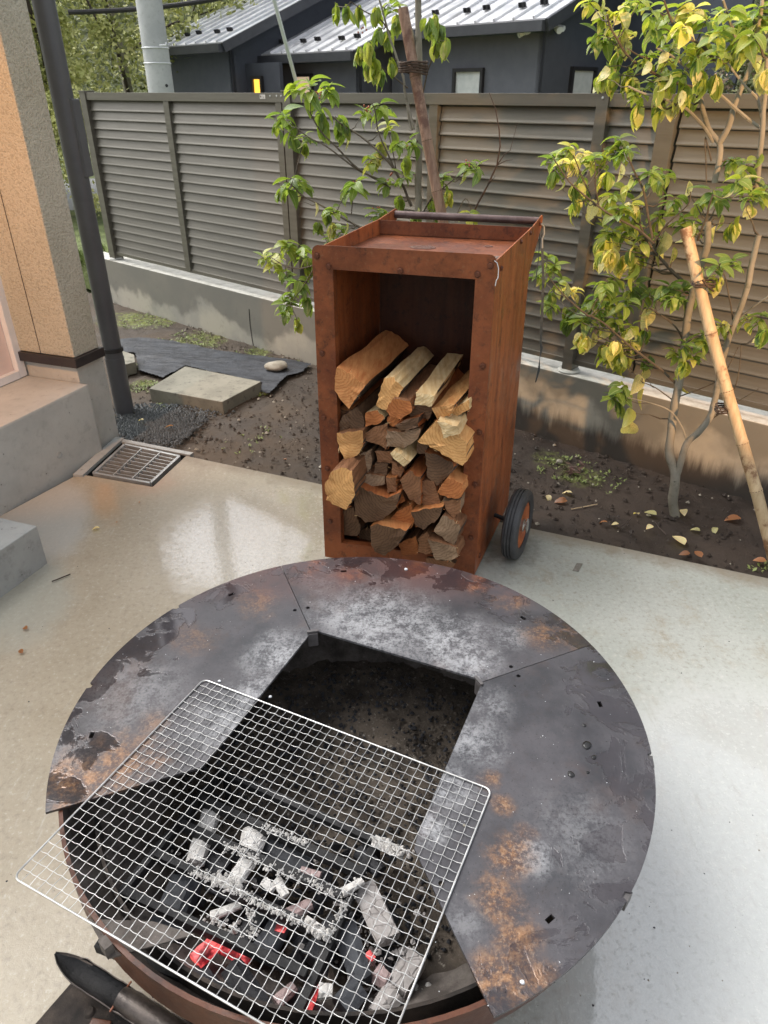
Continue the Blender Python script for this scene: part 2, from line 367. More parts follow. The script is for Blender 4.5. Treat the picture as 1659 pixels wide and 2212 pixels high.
def m_bowl_floor():
    t = NT("ash_floor"); a = t.noise(7, 8, 0.7, co=t.W, w=1.0); b = t.noise(60, 7, 0.8, co=t.W, w=2.0)
    col = t.mix(t.mapr(a, .35, .65), (0.035, 0.028, 0.022), (0.115, 0.093, 0.072))
    col = t.mix(t.math('MULTIPLY', t.mapr(b, .55, .68), .8), col, (0.36, 0.33, 0.29))
    col = t.mix(t.math('MULTIPLY', t.mapr(b, .42, .34), .8), col, (0.012, 0.011, 0.010))
    return t.fin(col, 0.9, t.bump(t.math('ADD', a, b), 0.8, 0.01), 0, .3)
def m_fence():
    t = NT("fence_bronze_aluminium"); b = t.noise(1, 5, .6, co=t.scaleco(3, 3, 40, co=t.W), w=1.0); c = t.noise(12, 6, .7, co=t.W, w=2.0)
    col = t.mix(t.mapr(b, .35, .65), (0.125, 0.115, 0.094), (0.150, 0.139, 0.115))
    col = t.mix(t.math('MULTIPLY', t.mapr(c, .58, .75), .4), col, (0.10, 0.092, 0.078))
    return t.fin(col, t.mixf(c, .36, .5), None, 0.35, 0.5)
def m_stucco():
    t = NT("stucco"); a = t.noise(130, 3, 0.5, co=t.W, w=1.0); b = t.noise(70, 4, 0.55, co=t.W, w=2.0); c = t.noise(2, 5, .6, co=t.W, w=3.0)
    col = t.mix(t.mapr(c, .3, .7), (0.45, 0.42, 0.33), (0.53, 0.495, 0.40))
    h = t.math('ADD', a, t.math('MULTIPLY', b, .8))
    col = t.mix(t.math('MULTIPLY', t.mapr(h, .95, .75), .35), col, (0.20, 0.18, 0.13))
    return t.fin(col, .8, t.bump(h, 0.9, 0.008), 0, .3)
def m_wood(name, end=True, base=((0.50, 0.27, 0.12), (0.72, 0.50, 0.27)), dark=0.0):
    t = NT(name); 
    c0, c1 = base
    jj = t.noise(4, 4, .6)
    if end:
        m = t.n('ShaderNodeMapping'); t.l(t.P, m.inputs[0])
        cx = t.n('ShaderNodeCombineXYZ'); t.val(cx.inputs[0], t.math('MULTIPLY', t.math('SUBTRACT', t.oi.outputs['Random'], .5), .16)); cx.inputs[1].default_value = 0; cx.inputs[2].default_value = -0.05
        t.l(cx.outputs[0], m.inputs['Location'])
        wv = t.n('ShaderNodeTexWave'); wv.wave_type = 'RINGS'; wv.rings_direction = 'Y'; wv.inputs['Scale'].default_value = 30; wv.inputs['Distortion'].default_value = 5; wv.inputs['Detail'].default_value = 3; wv.inputs['Detail Scale'].default_value = 2.5
        t.l(m.outputs[0], wv.inputs['Vector']); g = wv.outputs['Fac']
        sp = t.noise(260, 3, .7)
        col = t.mix(t.math('MULTIPLY', t.mapr(g, .55, .95), .55), c1, c0); col = t.mix(t.math('MULTIPLY', t.mapr(sp, .5, .7), .35), col, (c1[0]*1.1, c1[1]*1.15, c1[2]*1.2))
        h = t.math('ADD', t.math('MULTIPLY', g, .5), sp)
    else:
        g = t.noise(1, 7, .7, co=t.scaleco(60, 4, 60)); col = t.mix(t.mapr(g, .3, .68), c0, c1); h = g; sp = g
    col = t.mix(t.math('MULTIPLY', t.mapr(jj, .45, .68), .55+.2*dark), col, (c0[0]*.42, c0[1]*.36, c0[2]*.34))
    return t.fin(col, .7, t.bump(h, .4, .003), 0, .3)
def m_leaf(name, body, vein, blotch=None, amt=0.0):
    t = NT(name); uv = t.sep(t.tc.outputs['UV'])
    ax = t.math('ABSOLUTE', t.math('SUBTRACT', uv[0], .5))
    mid = t.mapr(ax, 0.02, 0.07, 1.0, 0.0); edge = t.mapr(ax, 0.40, 0.5)
    sv = t.math('SINE', t.math('MULTIPLY', t.math('SUBTRACT', uv[1], t.math('MULTIPLY', ax, .55)), 58.0))
    sd = t.mapr(sv, .75, 1.0)
    n = t.noise(30, 5, .6)
    col = t.mix(t.mapr(n, .3, .7), (body[0]*1.0, body[1]*1.02, body[2]*.95), (body[0]*1.5, body[1]*1.4, body[2]*1.4))
    col = t.mix(t.math('MULTIPLY', t.math('MAXIMUM', mid, t.math('MULTIPLY', t.math('MAXIMUM', sd, edge), .35)), .8), col, vein)
    if blotch: 
        col = t.mix(t.math('MULTIPLY', t.mapr(t.noise(55, 5, .65), .52-.1*amt, .60-.1*amt), .9), col, blotch)
        col = t.mix(t.math('MULTIPLY', t.mapr(t.noise(90, 3, .6), .68, .72), .8), col, (0.16, 0.09, 0.03))
    rv = t.math('ADD', .8, t.math('MULTIPLY', t.oi.outputs['Random'], .4))
    mm = t.n('ShaderNodeVectorMath'); mm.operation = 'SCALE'; t.l(col, mm.inputs[0]); t.l(rv, mm.inputs['Scale']); col = mm.outputs[0]
    t.fin(col, .36, t.bump(t.math('ADD', mid, t.math('MULTIPLY', sd, .3)), .25, .002), 0, .5)
    tr = t.n('ShaderNodeBsdfTranslucent'); t.l(t.mix(1.0, col, (1.5, 1.5, .7), 'MULTIPLY'), tr.inputs[0])
    mx = t.n('ShaderNodeMixShader'); mx.inputs[0].default_value = .46; t.l(t.b.outputs[0], mx.inputs[1]); t.l(tr.outputs[0], mx.inputs[2]); t.l(mx.outputs[0], t.out.inputs[0])
    return t.mat
def m_emit(name, c, s):
    t = NT(name); t.fin(c, .5); t.val(t.b.inputs['Emission Color'], c); t.b.inputs['Emission Strength'].default_value = s; return t.mat
def m_ember():
    t = NT("glowing_ember"); n = t.noise(40, 5, .6)
    col = t.mix(t.mapr(n, .4, .6), (0.45, 0.17, 0.17), (0.06, 0.03, 0.03)); t.fin(col, .9)
    t.val(t.b.inputs['Emission Color'], t.mix(t.mapr(n, .35, .6), (0.9, 0.13, 0.12), (0.5, 0.01, 0.02))); t.val(t.b.inputs['Emission Strength'], t.mapr(n, .30, .72, .7, .03))
    return t.mat

M = {}
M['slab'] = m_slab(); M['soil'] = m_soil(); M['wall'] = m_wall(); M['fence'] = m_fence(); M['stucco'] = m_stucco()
M['porch'] = m_concrete("porch_concrete", (0.40, 0.40, 0.37), (0.50, 0.50, 0.46), (0.28, 0.27, 0.25), .45)
M['step'] = m_concrete("step_concrete", (0.30, 0.31, 0.30), (0.38, 0.39, 0.37), (0.20, 0.20, 0.18), .6)
M['flag'] = m_concrete("flagstone_aggregate", (0.17, 0.16, 0.125), (0.25, 0.235, 0.185), (0.07, 0.065, 0.05), .9, 90, .8)
M['rust'] = m_rust("corten_rust", 1.0); M['rust_d'] = m_rust("corten_rust_inside_shaded", .26, True, 4); M['rust_f'] = m_rust("corten_frame", .66, False, 2)  # inside copy darkened: the shade within the cart is in its colour
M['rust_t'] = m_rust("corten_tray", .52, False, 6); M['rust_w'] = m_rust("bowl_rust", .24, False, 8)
M['bolt'] = simple("bolt_rust", (0.10, 0.036, 0.020), (0.17, 0.058, 0.028), 60, .5, bump=.3, metal=.4)
M['tube'] = simple("handle_steel", (0.10, 0.065, 0.06), (0.17, 0.12, 0.11), 14, .32, .45, bump=.1, metal=.5)
M['rubber'] = simple("tyre_rubber", (0.03, 0.031, 0.033), (0.055, 0.056, 0.058), 30, .5, .62, bump=.25, bscale=90)
M['chrome'] = simple("axle_cap_metal", (0.5, 0.49, 0.46), (0.62, 0.6, 0.56), 20, .25, metal=.9, bump=.05)
M['strap'] = simple("strap_webbing", (0.035, 0.045, 0.05), (0.06, 0.072, 0.078), 40, .7, bump=.3, bscale=300)
M['buckle'] = simple("strap_hook", (0.30, 0.31, 0.31), (0.40, 0.41, 0.41), 20, .4, metal=.6)
M['soot'] = m_soot("sooty_steel"); M['grate'] = m_soot("charcoal_grate_iron", (0.012, 0.012, 0.013), (0.035, 0.034, 0.034), .6)
M['ashfloor'] = m_bowl_floor()
M['wire'] = simple("galvanised_wire", (0.42, 0.42, 0.41), (0.66, 0.66, 0.65), 18, .28, .42, bump=.05, metal=.75)
M['char'] = m_soot("charcoal", (0.012, 0.012, 0.014), (0.045, 0.046, 0.052), .55)
M['charblue'] = m_soot("charcoal_blue_grey", (0.03, 0.032, 0.037), (0.075, 0.08, 0.09), .5)
def m_ash(name, c, d):
    t = NT(name); v = t.voro(38, feat='DISTANCE_TO_EDGE'); n = t.noise(50, 5, .7)
    col = t.mix(t.mapr(n, .35, .65), c, (c[0]*.75, c[1]*.74, c[2]*.73)); col = t.mix(t.math('MULTIPLY', t.mapr(v, .0, .05, 1, 0), t.mapr(n, .45, .6, .1, .6)), col, d)
    return t.fin(col, .95, t.bump(t.math('ADD', t.mapr(v, 0, .08), n), .6, .003), 0, .2)
M['ash'] = m_ash("white_ash", (0.66, 0.64, 0.61), (0.28, 0.27, 0.26)); M['ashgrey'] = m_ash("grey_ash", (0.40, 0.375, 0.36), (0.15, 0.12, 0.11)); M['ashpink'] = m_ash("pinkish_ash", (0.42, 0.32, 0.31), (0.2, 0.1, 0.1))
M['ember'] = m_ember()
M['drain'] = simple("drain_galvanised", (0.42, 0.43, 0.42), (0.55, 0.56, 0.55), 14, .35, .5, metal=.6, bump=.1)
M['black'] = simple("drain_pit_shade", (0.008, 0.010, 0.010), (0.018, 0.02, 0.019), 12, .5)  # near-black so the recess's shade is in the pit colour
M['pipe'] = simple("downpipe_plastic", (0.085, 0.085, 0.092), (0.10, 0.10, 0.107), 8, .30, .38, bump=.03, spec=.5)
M['trim'] = simple("base_flashing", (0.022, 0.018, 0.020), (0.035, 0.03, 0.03), 10, .3, .45)
M['white'] = simple("door_frame_white", (0.66, 0.66, 0.66), (0.74, 0.74, 0.74), 6, .4, bump=.03)
M['weed'] = simple("weed_sheet_plastic", (0.014, 0.016, 0.021), (0.033, 0.038, 0.047), 10, .5, .65, bump=.5, bscale=30, dist=.01)
M['gravel'] = simple("dark_gravel", (0.05, 0.055, 0.058), (0.10, 0.11, 0.112), 60, .55, .7, bump=.8, bscale=70, dist=.01)
M['stone'] = simple("grey_stone", (0.22, 0.195, 0.15), (0.34, 0.31, 0.25), 14, .7, bump=.4)
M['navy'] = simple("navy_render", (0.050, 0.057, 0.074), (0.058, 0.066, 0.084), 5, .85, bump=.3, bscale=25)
M['navy_lit'] = simple("navy_render_lit", (0.095, 0.105, 0.128), (0.108, 0.118, 0.142), 5, .85, bump=.3, bscale=25)  # lit copy of the navy render: brighter daylight on eave walls is in the colour
M['facia'] = simple("dark_fascia", (0.040, 0.043, 0.052), (0.052, 0.056, 0.066), 5, .4, bump=.05)
M['roof'] = simple("metal_roof", (0.55, 0.56, 0.58), (0.74, 0.75, 0.77), 2.5, .28, .4, bump=.06, bscale=8, metal=.3)
M['guard'] = simple("snow_guard", (0.012, 0.012, 0.014), (0.02, 0.02, 0.022), 6, .5)
M['glassw'] = simple("window_curtain_pane", (0.45, 0.50, 0.51), (0.60, 0.64, 0.64), 3, .25, bump=.02)
M['pink'] = simple("door_panel_pink", (0.66, 0.52, 0.46), (0.72, 0.58, 0.52), 3, .4, bump=.02)
M['lit'] = m_emit("lit_window", (1.0, 0.50, 0.06), 0.85)
M['litp'] = m_emit("lit_window_pale", (0.80, 0.60, 0.42), 0.25)
M['warm'] = m_emit("lamp_lens", (1.0, 0.55, 0.24), 6.0)
M['polec'] = m_concrete("pole_concrete", (0.40, 0.41, 0.42), (0.50, 0.51, 0.51), (0.28, 0.28, 0.28), .4)
M['cable'] = simple("cable_black", (0.02, 0.02, 0.02), (0.035, 0.03, 0.03), 6, .6)
M['guy'] = simple("guy_wire_sleeve", (0.62, 0.64, 0.66), (0.72, 0.74, 0.76), 6, .4)
M['bark'] = m_concrete("grey_bark", (0.17, 0.155, 0.115), (0.27, 0.25, 0.20), (0.085, 0.085, 0.05), .8, 40, .85)
M['twig'] = simple("twig_bark", (0.055, 0.042, 0.028), (0.11, 0.09, 0.06), 30, .8)
M['deadtwig'] = simple("dead_twig", (0.03, 0.02, 0.016), (0.06, 0.042, 0.032), 30, .8)
def m_bamboo(name, a, b, c):
    t = NT(name); n = t.noise(1, 7, .7, co=t.scaleco(50, 50, 5)); m = t.noise(9, 7, .7)
    col = t.mix(t.mapr(n, .35, .62), a, b); col = t.mix(t.math('MULTIPLY', t.mapr(m, .52, .62), .85), col, c)
    return t.fin(col, .5, t.bump(n, .3, .002), 0, .4)
M['bam1'] = m_bamboo("bamboo_brown", (0.20, 0.115, 0.075), (0.34, 0.22, 0.15), (0.12, 0.055, 0.035))
M['bam2'] = m_bamboo("bamboo_pale", (0.38, 0.27, 0.15), (0.50, 0.38, 0.23), (0.15, 0.065, 0.028))
M['node'] = simple("bamboo_node", (0.10, 0.06, 0.03), (0.17, 0.11, 0.06), 30, .7)
M['rope'] = simple("palm_rope", (0.04, 0.025, 0.016), (0.09, 0.06, 0.04), 60, .9, bump=.8, bscale=200)
M['berry'] = simple("red_berry", (0.30, 0.07, 0.035), (0.42, 0.13, 0.06), 20, .4)
LG = [m_leaf("leaf_green", (0.165, 0.245, 0.050), (0.40, 0.47, 0.18)),
      m_leaf("leaf_deep_green", (0.115, 0.190, 0.050), (0.36, 0.45, 0.20)),
      m_leaf("leaf_bright_green", (0.215, 0.285, 0.050), (0.40, 0.46, 0.14)),
      m_leaf("leaf_yellow_green", (0.36, 0.41, 0.08), (0.50, 0.53, 0.20), (0.56, 0.54, 0.21), .5),
      m_leaf("leaf_mottled", (0.25, 0.31, 0.07), (0.52, 0.52, 0.26), (0.62, 0.59, 0.30), 1.0),
      m_leaf("leaf_pale_yellow", (0.62, 0.59, 0.30), (0.66, 0.64, 0.38), (0.52, 0.48, 0.18), .3)]

# ================================================================== SETTING
# far ground beyond the fence
mb = MB(); mb.add([(-60, -6, -.16), (60, -6, -.16), (60, 90, -.16), (-60, 90, -.16)], [(0, 1, 2, 3)])
M['grass'] = simple("far_grass", (0.055, 0.075, 0.02), (0.14, 0.17, 0.055), 3, .9, bump=.8, bscale=20, dist=.05)
tag(mb.build('ground', M['grass'], origin=(0, 0, 0)), kind='structure')
mb = MB()
rp = [P(150, 452, -.16), P(330, 452, -.16), P(330, 385, -.16), P(150, 385, -.16)]
o0 = (rp[0]+rp[1])/2; dd = Vector((1, 0.12, 0))
mb.add([rp[0]-dd*20+Vector((0, 0, .004)), rp[1]+dd*3+Vector((0, 0, .004)), rp[2]+dd*3+Vector((0, 0, .004)), rp[3]-dd*20+Vector((0, 0, .004))], [(0, 1, 2, 3)])
tag(mb.build('road', simple("road_asphalt", (0.19, 0.195, 0.205), (0.24, 0.245, 0.25), 20, .6, bump=.3)), kind='structure')

# soil bed (rough mesh) between slab and wall
def soil():
    mb = MB(); nx, ny = 190, 120; x0, x1, y0, y1 = -3.4, 2.7, 1.7, 7.2
    wl = lambda x, y: (Vector((x, y, 0))-FA).dot(FN)
    idx = {}
    vs = []; fs = []
    for j in range(ny+1):
        for i in range(nx+1):
            x = x0+(x1-x0)*i/nx; y = y0+(y1-y0)*j/ny
            p = Vector((x, y, 0))
            z = -.052 + .012*noise.fractal(p*3.1, 1, 2, 4) + .010*noise.fractal(p*17, 1, 2, 3)
            vs.append((x, y, min(z, -.022))); 
    for j in range(ny):
        for i in range(nx):
            x = x0+(x1-x0)*(i+.5)/nx; y = y0+(y1-y0)*(j+.5)/ny
            if wl(x, y) > .05: continue
            a = j*(nx+1)+i; fs.append((a, a+1, a+nx+2, a+nx+1))
    mb.add(vs, fs, 0, True)
    return mb.build('soil', M['soil'], origin=(0, 0, 0))
tag(soil(), kind='structure')
# soil crumbs
def crumb(mb, c, r, m=0, fl=.7):
    vs = []; 
    for k in range(6):
        a = k*1.047+rnd.random()*.4; vs.append(c+Vector((math.cos(a)*r*(.7+.5*rnd.random()), math.sin(a)*r*(.7+.5*rnd.random()), -r*.25)))
    vs.append(c+Vector((rnd.uniform(-.3, .3)*r, rnd.uniform(-.3, .3)*r, r*fl)))
    mb.add(vs, [(k, (k+1) % 6, 6) for k in range(6)], m)
mb = MB(); e0 = 0.3935*0.6275+0.9193*2.5477
for k in range(9000):
    x = rnd.uniform(-1.6, 2.1); y = rnd.uniform(1.9, 6.4); p = Vector((x, y, 0))
    if (p-FA).dot(FN) > -.01 or .3935*x+.9193*y < e0+.03: continue
    crumb(mb, Vector((x, y, -.045+rnd.random()*.01)), rnd.choice((.004, .005, .006, .008, .012)), rnd.choice((0,)*14+(1,)))
tag(mb.build('soil_crumbs', [M['soil'], M['stone']], origin=(0, 0, -.05), fix=False), 'small clods and grit scattered over the damp soil bed', 'soil', kind='stuff')
# tiny weeds and moss tufts
mb = MB()
def tuft(c, h, n):
    for k in range(n):
        a = rnd.random()*6.28; l = h*rnd.uniform(.5, 1.2); d = Vector((math.cos(a), math.sin(a), rnd.uniform(.25, 1.0))); d.normalize(); s = Vector((-math.sin(a), math.cos(a), 0))*l*.28
        q = c+Vector((rnd.gauss(0, h*.5), rnd.gauss(0, h*.5), 0)); mb.add([q, q+d*l*.5+s, q+d*l, q+d*l*.5-s], [(0, 1, 2, 3)])
for (u, v, r, n) in ((330, 690, .3, 120), (420, 735, .28, 90), (560, 762, .16, 50), (310, 835, .10, 70), (300, 790, .09, 40), (560, 850, .05, 14), (640, 790, .1, 20), (520, 960, .12, 10), (350, 880, .07, 30), (1220, 1010, .15, 50), (1300, 1040, .12, 25), (1330, 1290, .1, 12), (1290, 1255, .05, 12), (590, 935, .1, 8), (1655, 1230, .05, 14), (1180, 1210, .1, 10)):
    c = P(u, v, -.045)
    for k in range(n):
        a = rnd.random()*6.28; q = r*math.sqrt(rnd.random()); p = c+Vector((math.cos(a)*q, math.sin(a)*q, 0))
        if (p-FA).dot(FN) < -.02 and .3935*p.x+.9193*p.y > e0+.03: tuft(p, rnd.uniform(.010, .022), 5)
M['weedgreen'] = simple("weed_green", (0.11, 0.15, 0.03), (0.20, 0.24, 0.07), 20, .6)
tag(mb.build('weeds', M['weedgreen'], origin=(0, 0, -.05), fix=False), 'tiny green weeds and moss dotted over the soil bed', 'weeds', kind='stuff')
# grass verge right behind the wall
mb = MB()
for k in range(9000):
    s = rnd.uniform(-1.2, 7); off = rnd.uniform(.18, .75); p = fence_pt(s, off, 0)
    p.z = .12+rnd.random()*.05; a = rnd.random()*6.28; l = rnd.uniform(.05, .15)
    d = Vector((math.cos(a)*.5, math.sin(a)*.5, 1)).normalized()*l; sd = Vector((-math.sin(a), math.cos(a), 0))*l*.12
    mb.add([p-sd, p+sd, p+d], [(0, 1, 2)])
M['verge'] = simple("verge_grass", (0.13, 0.18, 0.04), (0.26, 0.31, 0.10), 8, .7)
tag(mb.build('verge_grass', M['verge'], origin=(0, 0, 0), fix=False), 'grass verge seen through the gap under the slatted fence', 'grass', kind='stuff')
mb = MB(); c = fence_pt(3.4, .95, 0); mb.box(c+Vector((0, 0, .02)), 11, 1.5, .22, FD)
tag(mb.build('verge_bank', M['grass']), kind='structure')

# slab
DR = [P(265, 955), P(402, 985), P(330, 1052), P(187, 1027)]  # drain recess corners
E1 = P(402, 985); dE = Vector((0.9193, -0.3935, 0))
pA = P(0, 1115); pC = P(224, 976); aP = (pC-pA).normalized()
slab_poly = [E1, E1+dE*4.2, E1+dE*4.2+Vector((-1.4, -4.5, 0)), pA-aP*3.6, pA, DR[3]+Vector((-.06, -.02, 0)), DR[3], DR[2]]
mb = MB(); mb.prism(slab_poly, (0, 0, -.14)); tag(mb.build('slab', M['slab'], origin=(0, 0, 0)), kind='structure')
mb = MB()   # curb strips round the drain, proud of the pit
def strip(a, b, wd, z, h, mb=mb, sgn=1):
    d = (b-a); L = d.length; d.normalize(); n = Vector((-d.y, d.x, 0))*sgn
    c = (a+b)/2+n*wd/2; mb.box(Vector((c.x, c.y, z-h/2)), L, wd, h, d)
strip(DR[3]+Vector((-.01, -.02, 0)), DR[0]+Vector((.0, .03, 0)), .05, .012, .14, sgn=1)
strip(DR[0]+Vector((-.02, .0, 0)), DR[1]+Vector((0.02, .0, 0)), .03, .006, .12, sgn=1)
tag(mb.build('kerb', M['step']), kind='structure')
# drain
dr = thing('drain_grate', (sum((p for p in DR), Vector())/4)+Vector((0, 0, -.1)), 'rectangular galvanised drain grate set in the slab at the porch corner', 'drain grate')
mb = MB(); z0 = -.10
mb.add([p+Vector((0, 0, z0)) for p in DR], [(0, 1, 2, 3)])
for i in range(4): mb.add([DR[i], DR[(i+1) % 4], DR[(i+1) % 4]+Vector((0, 0, z0)), DR[i]+Vector((0, 0, z0))], [(0, 1, 2, 3)])
mb.build('pit', M['black'], dr)
ins = lambda a, b: (DR[0]*(1-a)+DR[1]*a)*(1-b)+(DR[3]*(1-a)+DR[2]*a)*b
mb = MB()
def bar(a, b, wd, hh, zz, mb):
    d = b-a; mb.box((a+b)/2+Vector((0, 0, zz)), d.length, wd, hh, d.normalized())
g0, g1 = .07, .93
for a, b in ((ins(g0, g0), ins(g1, g0)), (ins(g1, g0), ins(g1, g1)), (ins(g1, g1), ins(g0, g1)), (ins(g0, g1), ins(g0, g0))): bar(a, b, .014, .03, -.008, mb)
mb.build('frame', M['drain'], dr)
for k in range(1, 9):
    q = g0+(g1-g0)*k/9; mb = MB(); bar(ins(g0, q), ins(g1, q), .0042, .028, -.011, mb); mb.build('bar', M['drain'], dr)
for k in range(1, 3):
    q = g0+(g1-g0)*k/3; mb = MB(); bar(ins(q, g0), ins(q, g1), .006, .026, -.006, mb); mb.build('cross_bar', M['drain'], dr)

# retaining wall + fence
mb = MB(); s0, s1 = -.35, 7.5
wp = [fence_pt(s0, 0, -.3), fence_pt(s1, 0, -.3), fence_pt(s1, .17, -.3), fence_pt(s0, .17, -.3)]
mb.hexa(wp+[p+Vector((0, 0, .63)) for p in wp])
tag(mb.build('retaining_wall', M['wall'], bevel=.006), 'low damp-stained concrete wall with a pale top under the slatted fence', 'wall')
mb = MB(); mb.box(fence_pt(1.79, -.001, .14), .004, .004, .25, FD); 
fe = thing('slatted_fence', fence_pt(3, .06, .33), 'bronze aluminium louvred fence on top of the concrete wall', 'fence')
ZT = 1.594; OF = .06
def fbox(s_a, s_b, o_a, o_b, z_a, z_b, name, mat='fence', bevel=.002):
    mb = MB(); c = fence_pt((s_a+s_b)/2, (o_a+o_b)/2, (z_a+z_b)/2); mb.box(c, s_b-s_a, o_b-o_a, z_b-z_a, FD); return mb.build(name, M[mat], fe, bevel=bevel)
posts = [(0.0, .085), (2.385, 2.455), (4.44, 4.495), (6.5, 6.56)]
for i, (a, b) in enumerate(posts):
    po = fbox(a, b, OF-.035, OF+.05, .33, ZT+.004, 'post'); po2 = fbox(a-.004, b+.004, OF-.04, OF+.055, ZT+.004, ZT+.012, 'post_cap')
    mb = MB(); c = fence_pt((a+b)/2, OF, .336); mb.lathe([(0, .012), (.05, .010), (.06, 0)], c, 14); mb.build('post_base', M['porch'], fe)
bays = [(.085, 1.115), (1.19, 2.30), (2.455, 3.50), (3.565, 4.44), (4.495, 4.725), (4.815, 6.5)]
stiles = [(1.115, 1.18), (2.305, 2.36), (3.50, 3.555), (4.725, 4.80)]
for a, b in stiles: fbox(a, b, OF-.022, OF+.03, .385, ZT-.052, 'stile')
for a, b in ((.085, 2.385), (2.455, 4.44), (4.495, 6.5)):
    fbox(a, b, OF-.026, OF+.03, ZT-.052, ZT-.001, 'top_rail'); fbox(a, b, OF-.016, OF+.02, .375, .40, 'bottom_rail')
NSL = 18; zt, zb = ZT-.056, .395; pitch = (zt-zb)/NSL
for a, b in bays:
    me = None
    for k in range(NSL):
        z = zt-pitch*k
        prof = [(.010, 0.004), (-.006, -pitch+.008), (-.010, -pitch-.002), (-.010, -pitch-.006), (-.006, -pitch-.006), (.014, 0.002)]
        if me is None:
            mb = MB(); L = b-a; n = len(prof); base = fence_pt(a, OF, zt)
            v = [base+FN*o+Vector((0, 0, q)) for o, q in prof]; v2 = [p+FD*L for p in v]
            mb.add(v+v2, [(i, (i+1) % n, n+(i+1) % n, n+i) for i in range(n)]+[tuple(range(n)), tuple(range(2*n-1, n-1, -1))])
            o = mb.build('slat', M['fence'], fe); me = o.data
        else:
            o = bpy.data.objects.new('slat', me); COL.objects.link(o); o.parent = fe; o.location = (0, 0, -pitch*k)
# dark gaps: black strips added behind stiles in place of the gap's shade
for a in (1.182, 2.362, 3.557, 4.803): fbox(a, a+.008, OF+.012, OF+.03, .40, ZT-.055, 'gap_shade_strip', 'guard', 0)
# stickers + screws on the top rail
def sticker(s, w_, h_):
    mb = MB(); c = fence_pt(s, OF-.027, ZT-.022); mb.box(c, w_, .0012, h_, FD); st = mb.build('sticker', simple("sticker_paper", (0.55, 0.54, 0.50), (0.62, 0.60, 0.57), 9, .6, bump=0), fe)
    mb = MB(); q = c-FN*.0009
    for dx, dz, ww, hh in ((-.32, .05, .22, .5), (.05, .18, .16, .10), (.20, -.05, .30, .10), (.12, -.28, .30, .10)):
        mb.box(q+FD*dx*w_+Vector((0, 0, dz*h_)), ww*w_, .0008, hh*h_, FD)
    mb.build('print', simple("sticker_print", (0.10, 0.08, 0.07), (0.16, 0.12, 0.10), 50, .6, bump=0), st)
sticker(2.20, .05, .022); sticker(4.60, .045, .02)
for s in (2.27, 2.33, 2.37, 4.467):
    mb = MB(); mb.lathe([(0, .003), (.005, .002), (.006, 0)], fence_pt(s, OF-.027 if s < 4 else OF-.036, ZT-.018), 8, -FN); mb.build('screw', M['drain'], fe)

# ================================================================== own house corner (left)
hc = pC + Vector((-.050, .020, 0)); aA = aP; aB = Vector((-aA.y, aA.x, 0))   # aB points left/back
hs_ = thing('house_corner', hc+Vector((-.3, .3, -.05)), 'corner of a stucco house wall over a concrete base beside the porch', 'house')
ZF = .455
# stucco volume: right face along aA for .24, front face going left
Wl = 1.6
def hexbox(c0, dA, dB, z_a, z_b):  # c0 near right corner, extends dA along aA, dB along aB(left)
    b = [c0, c0+aA*dA, c0+aA*dA+aB*dB, c0+aB*dB]; return [Vector((p.x, p.y, z_a)) for p in b]+[Vector((p.x, p.y, z_b)) for p in b]
mb = MB(); mb.hexa(hexbox(hc-aB*.0, .19, Wl, -.14, ZF)); mb.build('foundation', M['porch'], hs_)
mb = MB(); mb.hexa(hexbox(hc-aB*.018-aA*.018, .175, Wl, ZF+.045, 4.2)); mb.build('stucco_wall', M['stucco'], hs_, bevel=.006)
mb = MB(); mb.hexa(hexbox(hc-aB*.035-aA*.035, .21, Wl, ZF-.002, ZF+.043)); mb.build('base_trim', M['trim'], hs_, bevel=.004)
# joint line in the front face
q = hc-aB*.018-aA*.0195+aB*.20
mb = MB(); mb.box(Vector((q.x, q.y, 2.3)), .0022, .002, 3.6, aB); mb.build('joint', M['trim'], hs_)
# long wall of the house along the yard, behind and to the left of the camera
hw = pA-aP*.1+aB*1.0
mb = MB(); mb.hexa(hexbox(Vector((hc.x, hc.y, 0))-aA*6.0+aB*1.25, 6.1, .2, 0, 3.2)); mb.build('yard_wall', M['stucco'], hs_)
# sliding door frame and panel at the left edge
dpt = P(44, 812, .372)
mb = MB(); c = Vector((dpt.x, dpt.y, .372)); mb.box(c+Vector((0, 0, 1.1)), .045, .05, 2.2, aA); mb.build('door_post', M['white'], hs_, bevel=.003)
mb = MB(); c2 = c-aA*.55+aB*.015; mb.box(c2+Vector((0, 0, 1.1)), 1.05, .02, 2.2, aA); mb.build('door_panel', M['pink'], hs_)
mb = MB(); c3 = c-aA*.55; mb.box(c3+Vector((0, 0, .018)), 1.05, .05, .036, aA); mb.build('door_sill', M['white'], hs_)
# porch block
mb = MB(); mb.hexa(hexbox(pC-aA*.004, -2.6, 1.2, -.14, .368)); tag(mb.build('porch_block', M['porch'], bevel=.010), 'raised concrete porch block against the stucco house', 'porch')
mb = MB(); q = P(128, 942, 0); q = PL(128, 985-2, Vector((pC.x, pC.y, 0)), aB); 
mb.lathe([(.0, -.003), (.012, -.003), (.014, .002), (.017, .0)], q-aB*.001, 16, -aB); dmk = mb.build('form_tie_mark', M['step']); tag(dmk, 'round form tie mark on the side of the porch block', 'form tie mark')
# step block
bc = P(103, 1216); mb = MB(); b = [bc, bc-aA*1.1, bc-aA*1.1+aB*.8, bc+aB*.8]
mb.hexa([Vector((p.x, p.y, -.02)) for p in b]+[Vector((p.x, p.y, .172)) for p in b]); tag(mb.build('step_block', M['step'], bevel=.006), 'low concrete step block in front of the porch', 'step')
